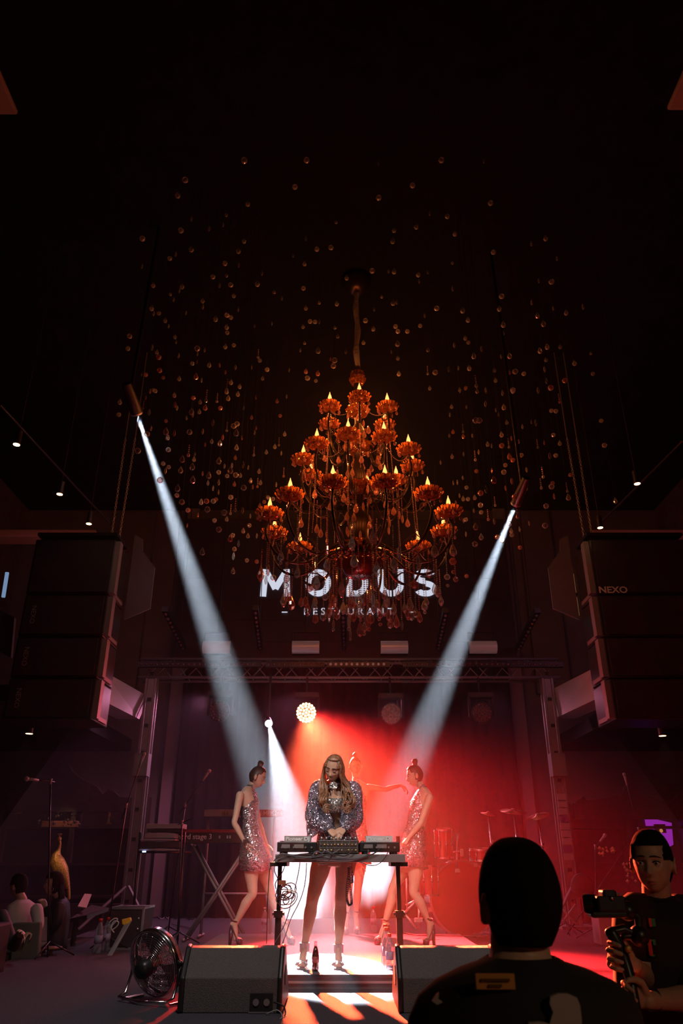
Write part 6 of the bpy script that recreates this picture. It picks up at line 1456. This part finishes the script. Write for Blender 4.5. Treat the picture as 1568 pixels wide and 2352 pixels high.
# ---- viewer with his back to us
Yf = 1.72
Fq = lambda x, y, dy=0.0: P(x, y, Yf + dy)
vw = thing('person', V((Fq(1195, 2200).x, Yf, FZ)), 'man seen from behind in a black shirt with an orange label, watching the stage', 'person')
hv = Head(Fq(1192, 2072, .0), (-.22, 1, .02), (0, 0, 1), .216, True)
m = MB(); hv.add(m, 80, 60)
limb(m, [Fq(1190, 2110, .03), Fq(1194, 2180, .02), Fq(1196, 2230, .01)], [.058, .060, .072])
rings(m, [(V((Fq(1200, 2300).x, Yf, .1)), .18, .12, 0), (V((Fq(1200, 2300).x, Yf, .35)), .19, .115, 0), (Fq(1205, 2420, .0), .21, .11, 0), (Fq(1205, 2330, .0), .195, .095, 0), (Fq(1200, 2262, .0), .12, .075, 0), (Fq(1196, 2215, .01), .07, .06, 0)])
for sx in (-1, 1):
    s0 = V((Fq(1205, 2330).x + sx * .17, Yf, .575)); arm(m, s0, s0 + V((sx * .05, .02, -.30)), s0 + V((sx * .0, .2, -.48)), 1.15)
    hand(m, s0 + V((0, .2, -.48)), (-sx * .5, .8, -.2), (0, -.2, -1), -sx, curl=.3)
remesh(m.build('body', 'skin3', vw, True), .0055, 3)
hv.patch(lambda d: d.z > .45 or (d.y > -.35 and d.z > .0) or (d.y > .1 and d.z > -.66), 'hair', 'hairk', vw, lambda d: .004 + .006 * max(0, d.z), (.02, 2.5), (0, 2 * pi), 72, 44, .006)
garment(vw, 'shirt', 'tee', [(Fq(1196, 2196, .01), .070, .066, 0), (Fq(1197, 2208, .01), .088, .075, 0), (Fq(1199, 2222, .01), .125, .088, 0), (Fq(1202, 2250, .0), .175, .103, 0), (Fq(1205, 2285, .0), .210, .115, 0), (Fq(1205, 2335, .0), .225, .125, 0), (Fq(1205, 2420, .0), .232, .13, 0), (V((Fq(1200, 2300).x, Yf, .35)), .215, .14, 0), (V((Fq(1200, 2300).x, Yf, .05)), .215, .145, 0)], 44, .01)
for sx in (-1, 1):
    s0 = V((Fq(1205, 2330).x + sx * .150, Yf, .570)); m = MB(); limb(m, [s0, s0 + V((sx * .045, .01, -.10)), s0 + V((sx * .065, .02, -.25))], [.070, .076, .074]); m.build('sleeve', 'tee', vw, True)
def on_back(x0, y0, x1, y1, nm, mt_, dy):
    a, b = P(x0, y1, Yf + dy), P(x1, y0, Yf + dy); return MB().box(((a.x + b.x) / 2, a.y, (a.z + b.z) / 2), (b.x - a.x, .004, b.z - a.z)).build(nm, mt_, vw)
on_back(1094, 2236, 1180, 2272, 'back_label', 'label', -.112)
for k, w_ in ((0, 66), (1, 30)):
    x = 1137; on_back(x - w_ / 2, 2248 + k * 13, x + w_ / 2, 2254 + k * 13, 'label_print', mat('label_ink', (.10, .04, .01), .8), -.117)
m = MB(); pl = [P(x, y, Yf - .135) for x, y in ((1262, 2352), (1270, 2325), (1262, 2305), (1264, 2290), (1280, 2283), (1305, 2283), (1325, 2292), (1332, 2310), (1336, 2345), (1334, 2370), (1200, 2370), (1215, 2350), (1240, 2348))]
m.prism(pl, (0, .012, 0)); m.build('back_print', 'logo', vw)
m = MB(); pl = [P(x, y, Yf - .12) for x, y in ((992, 2300), (1002, 2285), (1008, 2280), (1006, 2296), (1016, 2302), (1004, 2308))]; m.prism(pl, (0, .01, 0)); m.build('back_print', 'logo', vw)

# ---- seated guests at the left
def guest(name_lab, S_, Yg, head, look, top, mtl, hair, arm_pts, skin='skin', long_hair=False, hs=.225):
    t = thing('person', V((head.x, Yg, FZ)), name_lab, 'person'); h = Head(head, look, (0, 0, 1), hs); m = MB(); h.add(m, 48, 36)
    bx, bz = head.x, head.z
    limb(m, [h.w((0, .03, -.08)), top], [.045, .05])
    yaw = math.atan2(look[1], look[0]) + pi / 2
    rings(m, [(V((top.x, top.y, top.z - .62)), .16, .13, yaw), (V((top.x, top.y, top.z - .35)), .14, .11, yaw), (V((top.x, top.y, top.z - .18)), .17, .11, yaw), (V((top.x, top.y, top.z - .06)), .17, .08, yaw), (top, .07, .06, yaw)])
    f = V((look[0], look[1], 0)).normalized(); hip = V((top.x, top.y, top.z - .58)); sd = V((-f.y, f.x, 0))
    for s_ in (-1, 1): leg(m, hip + sd * .09 * s_, hip + sd * .1 * s_ + f * .42 + V((0, 0, .02)), V((0, 0, 0)) + (hip + sd * .1 * s_ + f * .40) * 1 - V((0, 0, hip.z - FZ - .08)), .95)
    for a in arm_pts: arm(m, *a, .9); hand(m, a[2], (a[2] - a[1]), (f.y, -f.x, -1), 1, curl=.35, s=.95)
    remesh(m.build('body', skin, t, True), .008, 3); h.face(t)
    garment(t, 'top', mtl, [(V((top.x, top.y, top.z + .01)), .065, .06, yaw), (V((top.x, top.y, top.z - .04)), .175, .10, yaw), (V((top.x, top.y, top.z - .18)), .19, .13, yaw), (V((top.x, top.y, top.z - .38)), .165, .13, yaw), (V((top.x, top.y, top.z - .60)), .185, .15, yaw)], 32, .03)
    for a in arm_pts:
        m = MB(); limb(m, [a[0], a[1], V(a[1]).lerp(V(a[2]), .8)], [.066, .056, .045]); m.build('sleeve', mtl, t, True)
    m = MB(); l = V((top.x, top.y, top.z - .58))
    for s_ in (-1, 1): limb(m, [l + sd * .09 * s_, l + sd * .1 * s_ + f * .42, l + sd * .1 * s_ + f * .41 - V((0, 0, .40))], [.10, .08, .065])
    m.build('trousers', 'black', t, True)
    if long_hair:
        h.patch(lambda d: (d.z > .55 or d.y > .0) and d.z > -.8, 'hair', hair, t, .006, (.02, 2.6), (0, 2 * pi), 40, 26, .014)
        m = MB(); rdl = random.Random(int(abs(head.x * 100)))
        for k in range(16):
            a = rdl.uniform(.2, pi - .2); p0 = h.w((.06 * cos(a), .05 + .04 * sin(a), .0)); m.tube([p0, p0 - V((0, 0, .1)) - f * .03, p0 - V((rdl.uniform(-.02, .02), 0, .22)) - f * .05, p0 - V((rdl.uniform(-.03, .03), 0, .30)) - f * .04], [.022, .024, .02, .008], 8, 'round')
        m.build('long_hair', hair, t, True)
    else: short_hair(h, t, hair)
    return t, h
W = lambda x, y, Y_: P(x, y, Y_)
gt, h = guest('dark-haired woman in black with a hoop earring sitting sideways at the table', 0, 9.55, W(122, 2030, 9.55), (-1, -.25, -.05), W(140, 2064, 9.6), 'black', 'hairk', [(W(136, 2085, 9.4), W(128, 2125, 9.4), W(105, 2082, 9.5))], long_hair=True)
MB().tube([h.w((-.078, .0, -.055)) + V((.018 * cos(a), 0, .018 * sin(a))) for a in [pi * k / 8 for k in range(16)]], .003, 6, closed=True, ends=False).build('earring', 'alu', gt, True)
guest('guest in a rumpled white shirt sitting with his back to the stage', 0, 9.05, W(42, 2035, 9.05), (-.9, .35, -.1), W(52, 2068, 9.05), 'cloth', 'hairk', [(W(84, 2090, 8.95), W(88, 2125, 8.9), W(70, 2138, 8.8))])
guest('guest in dark clothes at the left edge resting a hand on the chair', 0, 8.2, W(-28, 2050, 8.3), (.9, -.3, -.15), W(-22, 2095, 8.3), 'black', 'hairk', [(W(4, 2105, 8.2), W(30, 2170, 8.1), W(44, 2148, 7.95))])
